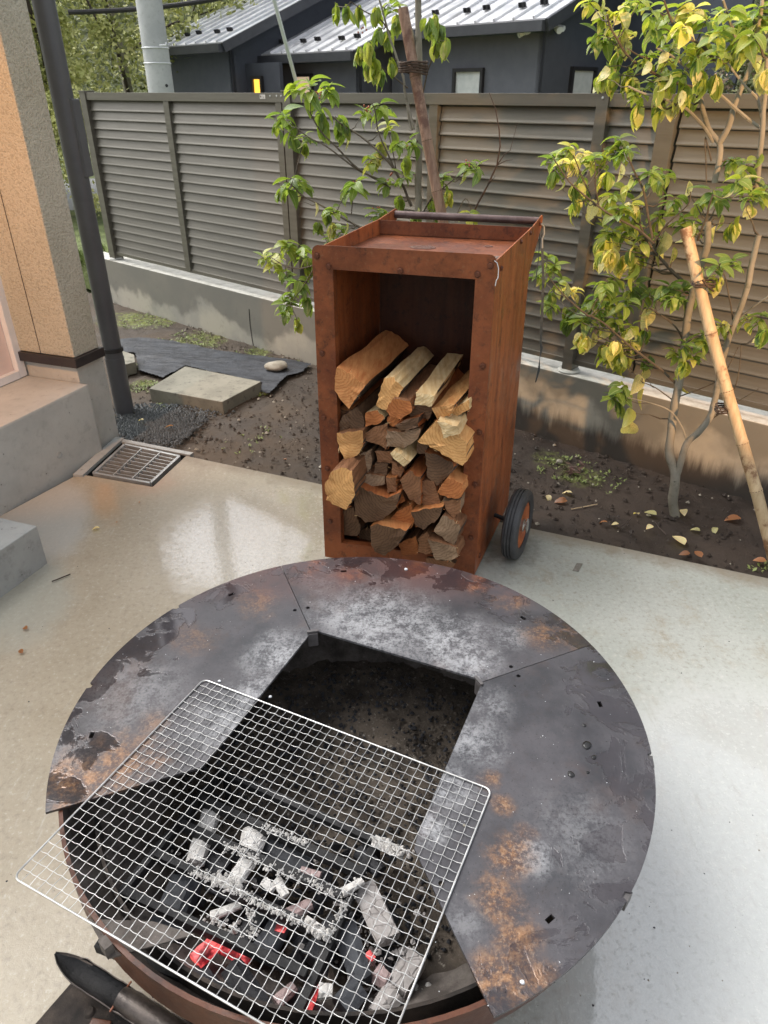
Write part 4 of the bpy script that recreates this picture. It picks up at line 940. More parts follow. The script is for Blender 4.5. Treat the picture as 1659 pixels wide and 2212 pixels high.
plates = [
 ('top_plate', arc(a_tl+gap, a_l, (rim_ang(375, 1308), rim_ang(183, 1480)))+[P(435, 1657, HT), P(452, 1639, HT), P(664, 1376, HT), P(671.5, 1366, HT)], [hole_slot(500, 1284), hole_slot(198, 1588), hole_round(637, 1318)],
   m_plate("plate_left", [(170, 1690, .11, 1), (240, 1650, .10, .9), (330, 1640, .06, .6), (420, 1380, .07, .35), (560, 1300, .08, .5), (330, 1560, .05, .5)], [(620, 1420, .12, .85), (560, 1500, .09, .8), (500, 1560, .12, .7), (300, 1500, .16, .35), (130, 1650, .1, .3)], 3.0)),
 ('top_plate', arc(a_tr+gap, a_tl-gap)+[P(672.5, 1364.5, HT), P(686, 1363, HT), P(1026, 1464, HT), P(1037, 1474, HT)], [hole_slot(742, 1234), hole_slot(1130, 1335), hole_round(665, 1313), hole_round(1104, 1440)],
   m_plate("plate_back", [(670, 1222, .05, 1), (900, 1225, .06, .8), (1030, 1260, .07, .9), (1100, 1300, .07, .7), (1190, 1370, .08, .8), (760, 1240, .05, .7)], [(820, 1340, .20, .95), (960, 1390, .14, 1), (1020, 1430, .09, .9), (760, 1330, .12, .8), (700, 1260, .07, .4), (1100, 1380, .07, .5)], 11.0)),
 ('top_plate', arc(a_b, a_tr-gap, (rim_ang(1398, 1632), rim_ang(1356, 1935)))+[P(1038.5, 1475, HT), P(1036, 1487, HT), P(901, 1803, HT), P(895, 1833, HT)], [hole_slot(1296, 1521), hole_slot(1188, 1985), hole_round(1120, 1460), hole_round(953, 1908)],
   m_plate("plate_right", [(1085, 1740, .03, .8), (1105, 1850, .055, 1), (1080, 1950, .055, 1), (1110, 2030, .05, 1), (1080, 2130, .07, 1), (1150, 2130, .06, .9), (1135, 1800, .03, .7), (1060, 1680, .03, .7)], [(1010, 1600, .09, .7), (960, 1700, .07, .8), (1060, 1520, .07, .45), (1150, 1850, .05, .8), (930, 1780, .05, .9), (1250, 1800, .12, .3), (1000, 1990, .05, .3)], 23.0)),
]
for nm, poly, holes, mat in plates:
    mb = MB(); mb.prism(poly, (0, 0, -TP), holes=holes); mb.build(nm, mat, pit, bevel=0)
M['clip'] = simple('clip_steel', (0.06, 0.056, 0.055), (0.11, 0.10, 0.10), 30, .5)
# small clips over the back opening corners
for (u, v, az_) in ((676, 1366, 12), (1034, 1473, -62)):
    c = P(u, v, HT); d = Vector((math.cos(math.radians(az_)), math.sin(math.radians(az_)), 0)); mb = MB(); mb.box(c+Vector((0, 0, .0035)), .030, .008, .006, d); mb.box(c+Vector((0, 0, -.02))-Vector((0, .006, 0)), .026, .003, .04, d); mb.build('corner_clip', M['clip'], pit, bevel=.001)
# rim hooks at the right edge
for u, v in ((1400, 1640), (1356, 1935)):
    c = P(u, v, HT); rd = (c-C0); rd.z = 0; rd.normalize(); c = C0+rd*(RD-.004)+Vector((0, 0, HT-.014)); mb = MB(); mb.box(c, .028, .012, .022, Vector((-rd.y, rd.x, 0))); mb.build('rim_hook', M['clip'], pit, bevel=.001)
# bowl
Rb = .615
prof_o = [(Rb, .393), (Rb, .318), (Rb-.035, .27), (.50, .185), (.40, .12), (.30, .075), (.24, .065)]
prof_i = [(.24-.01, .075), (.30, .087), (.40, .132), (.49, .193), (Rb-.045, .276), (Rb-.008, .322), (Rb-.008, .393)]
mb = MB(); mb.lathe(prof_o, C0, 96); mb.add([C0+Vector((.24*math.cos(k/48*6.2832), .24*math.sin(k/48*6.2832), .065)) for k in range(48)], [tuple(range(48))])
mb.lathe([(Rb, .393), (Rb-.008, .393)], C0, 96); mb.build('bowl_outside', M['rust_w'], pit, fix=False)
M['inner'] = m_soot("bowl_inner_scorched", (0.055, 0.046, 0.040), (0.16, 0.14, 0.125), .8)
mb = MB(); mb.lathe(prof_i, C0, 96); mb.build('bowl_inside', M['inner'], pit, fix=False)
# bed of ash
mb = MB(); n = 70; vs = []; fs = []
for j in range(n+1):
    for i in range(n+1):
        x = -.5+i/n; y = -.5+j/n; p = Vector((x, y, 0)); r = p.length
        z = .155+.05*max(0, (r-.25))+.014*noise.fractal(p*7, 1, 2, 5)+.006*noise.fractal(p*40, 1, 2, 3); vs.append(C0+Vector((x, y, z)))
for j in range(n):
    for i in range(n):
        x = -.5+(i+.5)/n; y = -.5+(j+.5)/n
        if x*x+y*y < .225: fs.append((j*(n+1)+i, j*(n+1)+i+1, (j+1)*(n+1)+i+1, (j+1)*(n+1)+i))
mb.add(vs, fs, 0, True); tag(mb.build('ash_bed', M['ashfloor']), 'bed of grey-brown ash and embers in the bottom of the bowl', 'ash bed', kind='stuff')
# legs
for k in range(4):
    a = math.radians(20+90*k); c = C0+Vector((math.cos(a)*.30, math.sin(a)*.30, 0)); mb = MB(); mb.tube([c, c+Vector((0, 0, .10))], .02, 12); mb.build('leg', M['rust_w'], pit)
# inner support gusset at the lower left and supporting brackets under the opening
g = [P(190, 1985, .384), P(237, 2069, .384), P(420, 2018, .384), P(330, 1990, .384)]
mb = MB(); mb.prism(g, (0, 0, -.004)); mb.build('support_plate', M['inner'], pit)
mb = MB(); c = P(233, 2052, .384); mb.box(c+Vector((0, 0, .008)), .022, .014, .03, (1, -.9, 0)); mb.build('bracket', M['inner'], pit, bevel=.001)
# inner ring lip in front (where the fourth plate would rest)
mb = MB(); mb.lathe([(Rb-.03, .30), (Rb-.03, .345), (Rb-.036, .345), (Rb-.036, .30)], C0, 40, a0=0, a1=2*math.pi); lip = mb
mb = MB()
pts = []
for k in range(31):
    a = math.radians(200+110*k/30); pts.append((a))
for k in range(30):
    a, b_ = pts[k], pts[k+1]; f = lambda t, r, z: C0+Vector((math.cos(t)*r, math.sin(t)*r, z))
    r0, r1, z0_, z1_ = Rb-.060, Rb-.054, .262, .330
    mb.hexa([f(a, r0, z0_), f(b_, r0, z0_), f(b_, r1, z0_), f(a, r1, z0_), f(a, r0, z1_), f(b_, r0, z1_), f(b_, r1, z1_), f(a, r1, z1_)])
mb.build('inner_band', M['soot'], pit)

# ---- charcoal grate (rests in the bowl)
GZ = .270
z8 = lambda x, y: (.6591*x, 1620+.6591*y)
gr = thing('charcoal_grate', P(500, 1930, .16), 'black iron bar grate holding the charcoal inside the fire pit', 'grate')
def gbar(a, b_, w_=.016, h_=.022, z=GZ, name='bar'):
    A = P(*z8(*a), z); B = P(*z8(*b_), z); d = B-A; mb = MB(); mb.box((A+B)/2, d.length, w_, h_, d.normalized()); mb.build(name, M['grate'], gr, bevel=.0015)
gbar((725, 75), (1232, 305)); gbar((660, 165), (1195, 410)); gbar((580, 240), (1125, 485)); gbar((515, 345), (1070, 610)); gbar((400, 465), (1005, 740))
gbar((738, 62), (330, 560), z=GZ-.016, name='side_bar'); gbar((1238, 290), (960, 900), z=GZ-.016, name='side_bar')
gbar((330, 450), (300, 470)); gbar((320, 640), (940, 880))
for x, y in ((738, 80), (1232, 310), (330, 555), (960, 880)):
    A = P(*z8(x, y), GZ-.02); mb = MB(); mb.box(Vector((A.x, A.y, (GZ-.02+.14)/2)), .014, .014, GZ-.02-.14, (1, .5, 0)); mb.build('leg', M['grate'], gr)
# ---- charcoal pieces
def lump(c, d, L, w_, h_, mat, label, cat='charcoal', name='charcoal', seed=0, taper=.8, grp='charcoal and ash pieces on the grate'):
    d = d.normalized(); s = Vector((-d.y, d.x, 0)).normalized(); u = d.cross(s)*-1; u = s.cross(d)*-1 if s.cross(d).z < 0 else s.cross(d)
    mb = MB(); N = 9; S = 6; vs = []
    prof = [(rnd.uniform(.75, 1.1)) for k in range(N)]
    for j in range(S+1):
        t = j/S
        for k in range(N):
            a = k/N*6.2832; ca, sa = math.cos(a), math.sin(a)
            q = prof[k]*(1-(1-taper)*t)*(1+.10*noise.noise(Vector((k*1.7+seed, t*4, 3))))
            ex = L*(t-.5)+(.06*L*noise.noise(Vector((k+seed, 9, 1))) if j in (0, S) else 0)
            sq = 1/max(abs(ca), abs(sa))**.55
            vs.append(c+d*ex+s*ca*w_/2*q*sq+u*sa*h_/2*q*sq)
    fs = [(j*N+k, j*N+(k+1) % N, (j+1)*N+(k+1) % N, (j+1)*N+k) for j in range(S) for k in range(N)]
    fs += [tuple(reversed(range(N))), tuple(S*N+k for k in range(N))]
    mb.add(vs, fs, 0, False); o = mb.build(name, mat, origin=c); return tag(o, label, cat, grp)
def lp(x0, y0, x1, y1, w_, mat, label, z=GZ+.02, hh=None, name='charcoal', cat='charcoal', taper=.8, dz=0):
    A = P(*z8(x0, y0), z+dz); B = P(*z8(x1, y1), z-dz); d = B-A; c = (A+B)/2; ww = w_*.00056
    return lump(c, d, d.length, ww, hh or ww*.7, M[mat], label, cat, name, rnd.random()*30, taper)
lp(698, 195, 640, 372, 72, 'ash', 'long white ash-covered piece at the upper left of the fire', .25, name='ash_piece', cat='ash', taper=.95)
lp(840, 270, 815, 345, 105, 'ash', 'broad white ash block in the upper middle of the fire', .25, name='ash_piece', cat='ash')
lp(815, 365, 755, 450, 62, 'ash', 'whitish ash stick lying across the third bar', .262, name='ash_piece', cat='ash')
lp(1225, 300, 1325, 345, 45, 'ash', 'bright white ash crust on the right end of the grate', .285, name='ash_piece', cat='ash')
lp(1190, 450, 1275, 625, 88, 'ashgrey', 'long pale grey ash log at the right of the fire', .24, name='ash_piece', cat='ash', taper=1.0)
lp(1360, 680, 1300, 790, 100, 'ashgrey', 'grey ash slab at the lower right beside the plate', .20, name='ash_piece', cat='ash')
lp(1290, 790, 1230, 870, 80, 'ashgrey', 'crumbled grey ash lump at the lower right corner', .205, name='ash_piece', cat='ash')
lp(1230, 730, 1270, 760, 60, 'ashpink', 'pinkish ash flake left of the grey ash slab', .21, name='ash_piece', cat='ash')
lp(690, 548, 790, 508, 36, 'ash', 'thin curved strip of white ash under the fourth bar', .245, name='ash_piece', cat='ash')
lp(865, 430, 895, 460, 36, 'ash', 'small white ash chip in the centre of the fire', .27, name='ash_piece', cat='ash')
lp(905, 430, 935, 480, 40, 'ash', 'knobbly cream ash lump right of the small chip', .265, name='ash_piece', cat='ash')
lp(985, 400, 1050, 415, 48, 'ashpink', 'pinkish ash piece with a glowing edge near the right bars', .255, name='ash_piece', cat='ash')
lp(945, 545, 1020, 505, 60, 'ashpink', 'pink-grey ash chunk behind the fourth bar', .235, name='ash_piece', cat='ash')
lp(905, 830, 965, 775, 46, 'ashpink', 'pinkish ash stick near the bottom of the picture', .235, name='ash_piece', cat='ash')
lp(1045, 790, 1090, 790, 44, 'ash', 'small pale ash shard low on the right', .26, name='ash_piece', cat='ash')
lp(1120, 470, 1190, 430, 40, 'ash', 'white ash crust on the right side bar', .275, name='ash_piece', cat='ash')
lp(1000, 560, 1075, 605, 34, 'ash', 'white ash ridge at the right end of the fourth bar', .276, name='ash_piece', cat='ash')
lp(640, 695, 712, 625, 70, 'ember', 'flat pink-red glowing piece at the lower left of the fire', .235, name='ember', cat='ember', taper=.9)
lp(718, 642, 815, 698, 44, 'ember', 'bright red glowing stick next to the flat glowing piece', .225, name='ember', cat='ember')
lp(1000, 850, 1035, 770, 44, 'ember', 'crimson ember near the bottom edge', .225, name='ember', cat='ember')
lp(905, 580, 935, 590, 26, 'ember', 'tiny red ember under the fourth bar', .235, name='ember', cat='ember')
lp(1205, 665, 1225, 685, 24, 'ember', 'tiny red ember at the foot of the long grey ash log', .20, name='ember', cat='ember')
lp(530, 620, 610, 430, 120, 'charblue', 'large blue-grey charcoal block at the left of the fire', .215, taper=1.0)
lp(420, 640, 470, 520, 90, 'ashfloor', 'ash-dusted charcoal block at the far left', .19, taper=1.0)
lp(640, 330, 740, 400, 90, 'char', 'black charcoal under the white ash block', .225)
lp(880, 320, 1010, 390, 120, 'charblue', 'dark charcoal block behind the third bar', .22)
lp(860, 520, 780, 640, 90, 'char', 'black charcoal stick between the fourth and fifth bars', .215)
lp(860, 680, 930, 560, 90, 'charblue', 'blue-grey charcoal chunk right of the glowing pieces', .22)
lp(1030, 700, 1110, 560, 100, 'char', 'black charcoal log by the right side bar', .21)
lp(1130, 580, 1190, 760, 100, 'charblue', 'slate grey charcoal with a flat face right of the side bar', .22)
lp(640, 730, 760, 880, 90, 'char', 'black ribbed charcoal log at the bottom left', .22, taper=.95)
lp(760, 710, 880, 880, 80, 'char', 'black ribbed charcoal log at the bottom middle', .22, taper=.95)
lp(500, 760, 600, 740, 90, 'char', 'rounded dark charcoal stub at the front rim', .25)
lp(700, 430, 820, 500, 80, 'char', 'black charcoal under the fourth bar', .21)
lp(1180, 330, 1250, 400, 70, 'char', 'black charcoal stub below the white crust', .25)
lp(1120, 850, 1180, 780, 90, 'charblue', 'bluish charcoal piece at the bottom right', .22)
lp(960, 820, 1060, 900, 90, 'char', 'dark charcoal at the bottom edge', .20)
# ash crumbs on bars
mb = MB()
def crumbs(x0, y0, x1, y1, n, sp, z, r=(.0012, .004)):
    for k in range(int(n*.55)):
        t = rnd.random(); x = x0+(x1-x0)*t+rnd.gauss(0, sp); y = y0+(y1-y0)*t+rnd.gauss(0, sp); crumb(mb, P(*z8(x, y), z+rnd.uniform(-.002, .004)), rnd.uniform(*r), 0, 1)
crumbs(865, 250, 1010, 305, 260, 5, GZ+.011); crumbs(740, 310, 850, 360, 220, 8, GZ+.011); crumbs(630, 395, 820, 480, 420, 8, GZ+.011); crumbs(700, 415, 790, 445, 120, 12, GZ+.013, (.002, .006))
crumbs(820, 490, 1080, 610, 380, 7, GZ+.011); crumbs(1010, 575, 1070, 605, 100, 9, GZ+.014, (.002, .006)); crumbs(850, 370, 1130, 480, 200, 10, GZ+.011); crumbs(1190, 390, 1070, 620, 200, 7, GZ-.003)
crumbs(680, 550, 800, 600, 120, 12, GZ-.01); crumbs(1225, 295, 1320, 345, 140, 10, .30, (.002, .006)); crumbs(400, 520, 460, 620, 200, 18, .215); crumbs(1180, 640, 1380, 860, 420, 40, .175, (.002, .006)); crumbs(820, 520, 830, 620, 120, 6, GZ)
tag(mb.build('ash_crumbs', M['ash'], fix=False), 'white ash crumbs sprinkled along the grate bars', 'ash crumbs', kind='stuff')
mb = MB()
for k in range(2600):
    a = rnd.random()*6.28; r = .42*math.sqrt(rnd.random()); crumb(mb, C0+Vector((math.cos(a)*r, math.sin(a)*r, .163+.05*max(0, r-.25))), rnd.uniform(.002, .007), rnd.choice((0, 0, 1)), .9)
for k in range(260):
    c = P(*z8(rnd.uniform(380, 1330), rnd.uniform(300, 880)), .185+rnd.random()*.02)
    if (c-C0).xy.length > .44: continue
    crumb(mb, c, rnd.uniform(.008, .020), rnd.choice((0, 0, 0, 1)), .9)
for k in range(130):
    c = P(*z8(rnd.uniform(560, 1400), rnd.uniform(330, 890)), .20+rnd.random()*.03)
    if (c-C0).xy.length > .46: continue
    crumb(mb, c, rnd.uniform(.003, .009), 2, .5)
tag(mb.build('char_crumbs', [M['char'], M['ashfloor'], M['ashgrey']], fix=False), 'small black charcoal crumbs over the ash bed', 'charcoal crumbs', kind='stuff')

# ---- wire grill net
NZ = HT+.0035
n0, n1, n3 = P(440, 1467, NZ), P(1062, 1706, NZ), P(28, 1895, NZ)
eX = (n1-n0); eY = (n3-n0); LX, LY = eX.length, eY.length; eX.normalize(); eY.normalize()
net = thing('wire_grill_net', n0+eX*LX/2+eY*LY/2, 'large galvanised crimped wire grill net lying askew across the fire pit', 'grill net')
mb = MB(); rc_ = .014; loop = []
for cx_, cy_, a0 in ((LX-rc_, rc_, -90), (LX-rc_, LY-rc_, 0), (rc_, LY-rc_, 90), (rc_, rc_, 180)):
    for k in range(6):
        a = math.radians(a0+90*k/5); loop.append(n0+eX*(cx_+rc_*math.cos(a))+eY*(cy_+rc_*math.sin(a)))
loop.append(loop[0]); mb.tube(loop, .0018, 8, cap=False); mb.build('frame', M['wire'], net)
NXc, NYc = 37, 28
px, py = LX/NXc, LY/NYc; rw = .00064
for i in range(1, NXc):     # wires along eY
    mb = MB(); pts = []
    for j in range(NYc*2+1):
        t = j/2; zz = .0011*(1 if (j//2+i) % 2 else -1) if j % 2 == 0 else 0
        pts.append(n0+eX*(i*px)+eY*(t*py)+Vector((0, 0, zz))+eX*(.0002*(1 if j % 2 else -1)))
    mb.tube(pts, rw, 5, sm=True); mb.build('wire', M['wire'], net, fix=False)
for j in range(1, NYc):
    mb = MB(); pts = []
    for i in range(NXc*2+1):
        t = i/2; zz = -.0011*(1 if (i//2+j) % 2 else -1) if i % 2 == 0 else 0
        pts.append(n0+eY*(j*py)+eX*(t*px)+Vector((0, 0, zz))+eY*(.0006*(1 if i % 2 else -1)))
    mb.tube(pts, rw, 5, sm=True); mb.build('wire', M['wire'], net, fix=False)

# ---- bits on the table plates
def bit(u, v, r, fl, mat, label, cat='pebble', name='pebble'):
    return pebble(u, v, HT, r, fl, mat, label, cat, name, rnd.random()*6)
M['bead'] = simple("water_bead_dark", (0.008, 0.008, 0.008), (0.02, 0.02, 0.02), 20, .22, bump=0.2, spec=.4)
for u, v, r, l in ((1268, 1610, .011, 'largest black water bead on the right plate'), (1283, 1636, .006, 'black water bead below the largest one'), (1234, 1673, .008, 'black water bead at the left of the group on the right plate'), (1270, 1669, .004, 'smallest black bead in the group on the right plate'), (1262, 1567, .005, 'oval water bead above the largest one'), (1112, 1482, .003, 'tiny bead next to the round hole of the right plate')):
    bit(u, v, r, .25, M['bead'], l, 'water bead', 'water_bead')
mb = MB()
for k in range(420):
    a = rnd.uniform(-2.2, 3.3); q = rnd.uniform(.33, .625); c = C0+Vector((math.cos(a)*q, math.sin(a)*q, HT+.0004))
    if abs((c-P(680,1366,HT)).dot((P(1036,1472,HT)-P(680,1366,HT)).normalized())-.23) < .235 and (c-P(680,1366,HT)).dot(Vector((-(P(1036,1472,HT)-P(680,1366,HT)).y, (P(1036,1472,HT)-P(680,1366,HT)).x, 0)).normalized()) < .01: continue
    crumb(mb, c, rnd.choice((.0005, .0007, .0009, .0012)), rnd.choice((0, 1, 1)), .8)
tag(mb.build('plate_grit', [M['guy'], M['char']], fix=False), 'fine ash grit and soot specks scattered over the pit plates', 'grit', kind='stuff')
bit(877, 1231, .005, .8, M['guy'], 'white pebble on the wet back plate')
bit(584, 1506, .004, .7, M['guy'], 'white crumb on the left plate near the net corner')
bit(1003, 1784, .003, .8, M['stone'], 'tan crumb on the right plate under the net')
bit(1128, 2126+57-60, .004, .8, M['guy'], 'pale crumb on the rust patch of the right plate')
bit(474, 1472, .004, .6, M['guy'], 'pale crumb near the top corner of the net')

# ---- scoop / tongs and steel plate on the ground at lower left
sp = [P(178, 2095, .045), P(60, 2230, .045), P(60, 2420, .045), P(460, 2420, .045), P(460, 2230, .045)]
spl = thing('steel_tray', P(200, 2180, 0), 'dark steel tray on the slab under the left side of the fire pit', 'steel tray')
mb = MB(); mb.prism(sp, (0, 0, -.005)); mb.build('tray_top', M['soot'], spl, bevel=.001)
mb = MB(); base = [P(178, 2095, .045), P(60, 2230, .045), P(60, 2420, .045), P(460, 2420, .045), P(460, 2230, .045)]
cc = sum(base, Vector())/5; mb.prism([cc+(p-cc)*.985-Vector((0, 0, .0055)) for p in base], (0, 0, -.0385)); mb.build('tray_side', M['soot'], spl)
c = P(193, 2186, .047); mb = MB(); mb.lathe([(.0, .006), (.008, .005), (.011, 0)], c, 14); mb.build('rivet', M['soot'], spl)
mb = MB(); mb.prism([P(200, 2168+30, .052), P(240, 2205, .052), P(225, 2290, .052), P(150, 2290, .052)], (0, 0, -.005)); mb.build('small_plate', M['rust_w'], spl, bevel=.001)
sc = thing('fire_scoop', P(230, 2150, .05), 'charred half-round metal fire scoop lying on the steel tray', 'fire scoop')
A = P(122, 2066, .115); B = P(470, 2290, .085); d = (B-A).normalized(); s = Vector((-d.y, d.x, 0)).normalized(); up = Vector((0, 0, 1))
mb = MB(); N = 14; S = 26; L = (B-A).length; outer_ = []; 
vs = []; fs = []
for j in range(S+1):
    t = j/S; r = .024*min(1, (t*7)**.5 if t > 0 else .12); lift = .012*math.exp(-t*9)
    for side_ in (0, 1):
        rr_ = max(r-side_*.0025, .001)
        for k in range(N+1):
            a = math.pi+math.pi*k/N; rag = .004*noise.noise(Vector((t*25, k*.9, side_*0))) if k in (0, N) else 0
            vs.append(A+d*(L*t)+s*math.cos(a)*rr_+up*(math.sin(a)*rr_*.85+lift+rag*2))
W = N+1
for j in range(S):
    for k in range(N):
        a = j*2*W+k; b_ = (j+1)*2*W+k
        fs.append((a, a+1, b_+1, b_)); fs.append((a+W, b_+W, b_+W+1, a+W+1))
    for k in (0, N):
        a = j*2*W+k; b_ = (j+1)*2*W+k; fs.append((a, b_, b_+W, a+W))
mb.add(vs, fs, 0, True); mb.m = [1 if (fi % (2*N+2)) < 2*N and (fi % (2*N+2)) % 2 == 1 else 0 for fi in range(len(fs))]; M['scoop'] = simple("charred_steel", (0.03, 0.026, 0.024), (0.15, 0.125, 0.11), 14, .28, .5, bump=.5, metal=.5)
mb.build('trough', [M['scoop'], M['grate']], sc, fix=False)
mb = MB(); mb.tube([A.lerp(B, .42), A.lerp(B, .5), B], [.020, .022, .022], 16); mb.build('shaft', M['scoop'], sc)
mb = MB(); q = A.lerp(B, .42)+up*.002; mb.tube([q-s*.028+up*.0, q+s*.0+up*.003, q+s*.030+up*.001], .002, 6); mb.build('pin', M['rust'], sc)
mb = MB(); mb.tube([P(130, 2060, .13), P(165, 2068, .128), P(200, 2085, .126)], .0016, 5); mb.build('loop_wire', M['scoop'], sc)

# ================================================================== bamboo stakes
def bamboo(p0, p1, r, mat, name, label, nodes, parent=None):
    root = thing(name, p0, label, 'bamboo stake'); d = (p1-p0)
    mb = MB(); pts = []; rad = []
    ts = sorted(set([0, 1]+[x for nn in nodes for x in (nn-.006, nn, nn+.006)]))
    for t in ts:
        pts.append(p0+d*t+Vector((.006*math.sin(t*7), 0, .0))); rad.append(r*(1-.12*t)*(1.0 if t not in nodes else 1.09))
    mb.tube(pts, rad, 14); mb.build('culm', mat, root)
    for nn in nodes:
        c = p0+d*nn+Vector((.006*math.sin(nn*7), 0, 0)); mb = MB(); mb.lathe([(r*.9, -.004), (r*1.08*(1-.1*nn), -.001), (r*1.08*(1-.1*nn), .001), (r*.9, .004)], c, 14, d.normalized()); mb.build('node', M['node'], root)
    return root
def tp(u, v, off): return PL(u, v, FA+FN*off, FN)   # point on a vertical plane parallel to the fence
OM = -.42   # middle tree plane offset
b0 = tp(968, 520, -.55); b1 = tp(868, 18, -.60)
dirb = (b1-b0).normalized(); foot = b0-dirb*((b0.z+.08)/dirb.z)
bamboo(foot, b1, .025, M['bam1'], 'bamboo_stake', 'brown bamboo stake leaning behind the cart, roped to the grey trunk', [.16, .3, .42, .55, .66, .76, .88])
c0_, c1_ = tp(1672, 1215, -.48), tp(1478, 492, -.50)
dirb = (c1_-c0_).normalized(); foot2 = c0_-dirb*((c0_.z+.10)/dirb.z)
bamboo(foot2, c1_, .0235, M['bam2'], 'bamboo_stake', 'pale mottled bamboo stake leaning in front of the right tree', [.10, .27, .41, .56, .72, .86])
def rope(u, v, off, r, n, label, span=.045):
    mb = MB(); c = tp(u, v, off)
    for k in range(n):
        pts = []; z = (k-(n-1)/2)*.009; tl = rnd.uniform(-.15, .15)
        for i in range(15):
            a = i/14*6.2832; pts.append(c+Vector((math.cos(a)*(r+span/2), math.sin(a)*r*1.1, z+tl*math.cos(a)*r+.003*math.sin(3*a))))
        mb.tube(pts, .004, 5, cap=False)
    mb.tube([c+Vector((-.02, -.03, .02)), c+Vector((.0, -.036, 0)), c+Vector((.03, -.03, -.02))], .004, 5)
    tag(mb.build('rope_tie', M['rope'], fix=False), label, 'rope tie')
rope(893, 146, -.60, .034, 5, 'dark palm rope tying the brown bamboo to the grey trunk', .05)
rope(1566, 882, -.48, .030, 3, 'dark rope round the pale bamboo at wall height', .01)
rope(1520, 615-2, -.50, .030, 2, 'dark rope tying the pale bamboo to the right tree above the wall', .02)

# ================================================================== trees
LEAFM = {}
def leaf_mesh(curl, wid, mi):
    key = (curl, wid, mi)
    if key in LEAFM: return LEAFM[key]
    mb = MB(); n = 6; vs = []; uv = []
    ang = 0; y = 0; z = 0
    for j in range(n+1):
        t = j/n; w_ = wid*(math.sin(math.pi*min(1, (t*.93+.05)**.85)))**.9 if 0 < j < n else .008
        for i, x in enumerate((-1, 0, 1)):
            vs.append((x*w_, y, z+abs(x)*w_*.35)); uv.append((.5+.5*x, t))
        ang = curl*(t+.1); y += math.cos(ang)/n; z -= math.sin(ang)/n
    fs = []
    for j in range(n):
        for i in range(2): a = j*3+i; fs.append((a, a+1, a+4, a+3))
    mb.add(vs, fs, 0, True, uv)
    me = mb.mesh('leaf'); me.materials.append(LG[mi]); me.polygons.foreach_set('use_smooth', [True]*len(me.polygons))
    ul = me.uv_layers.new(name='UVMap')
    for pl in me.polygons:
        for li in pl.loop_indices: ul.data[li].uv = uv[me.loops[li].vertex_index]
    me.update(); LEAFM[key] = me; return me
CURLS = (.5, 1.0, 1.5)
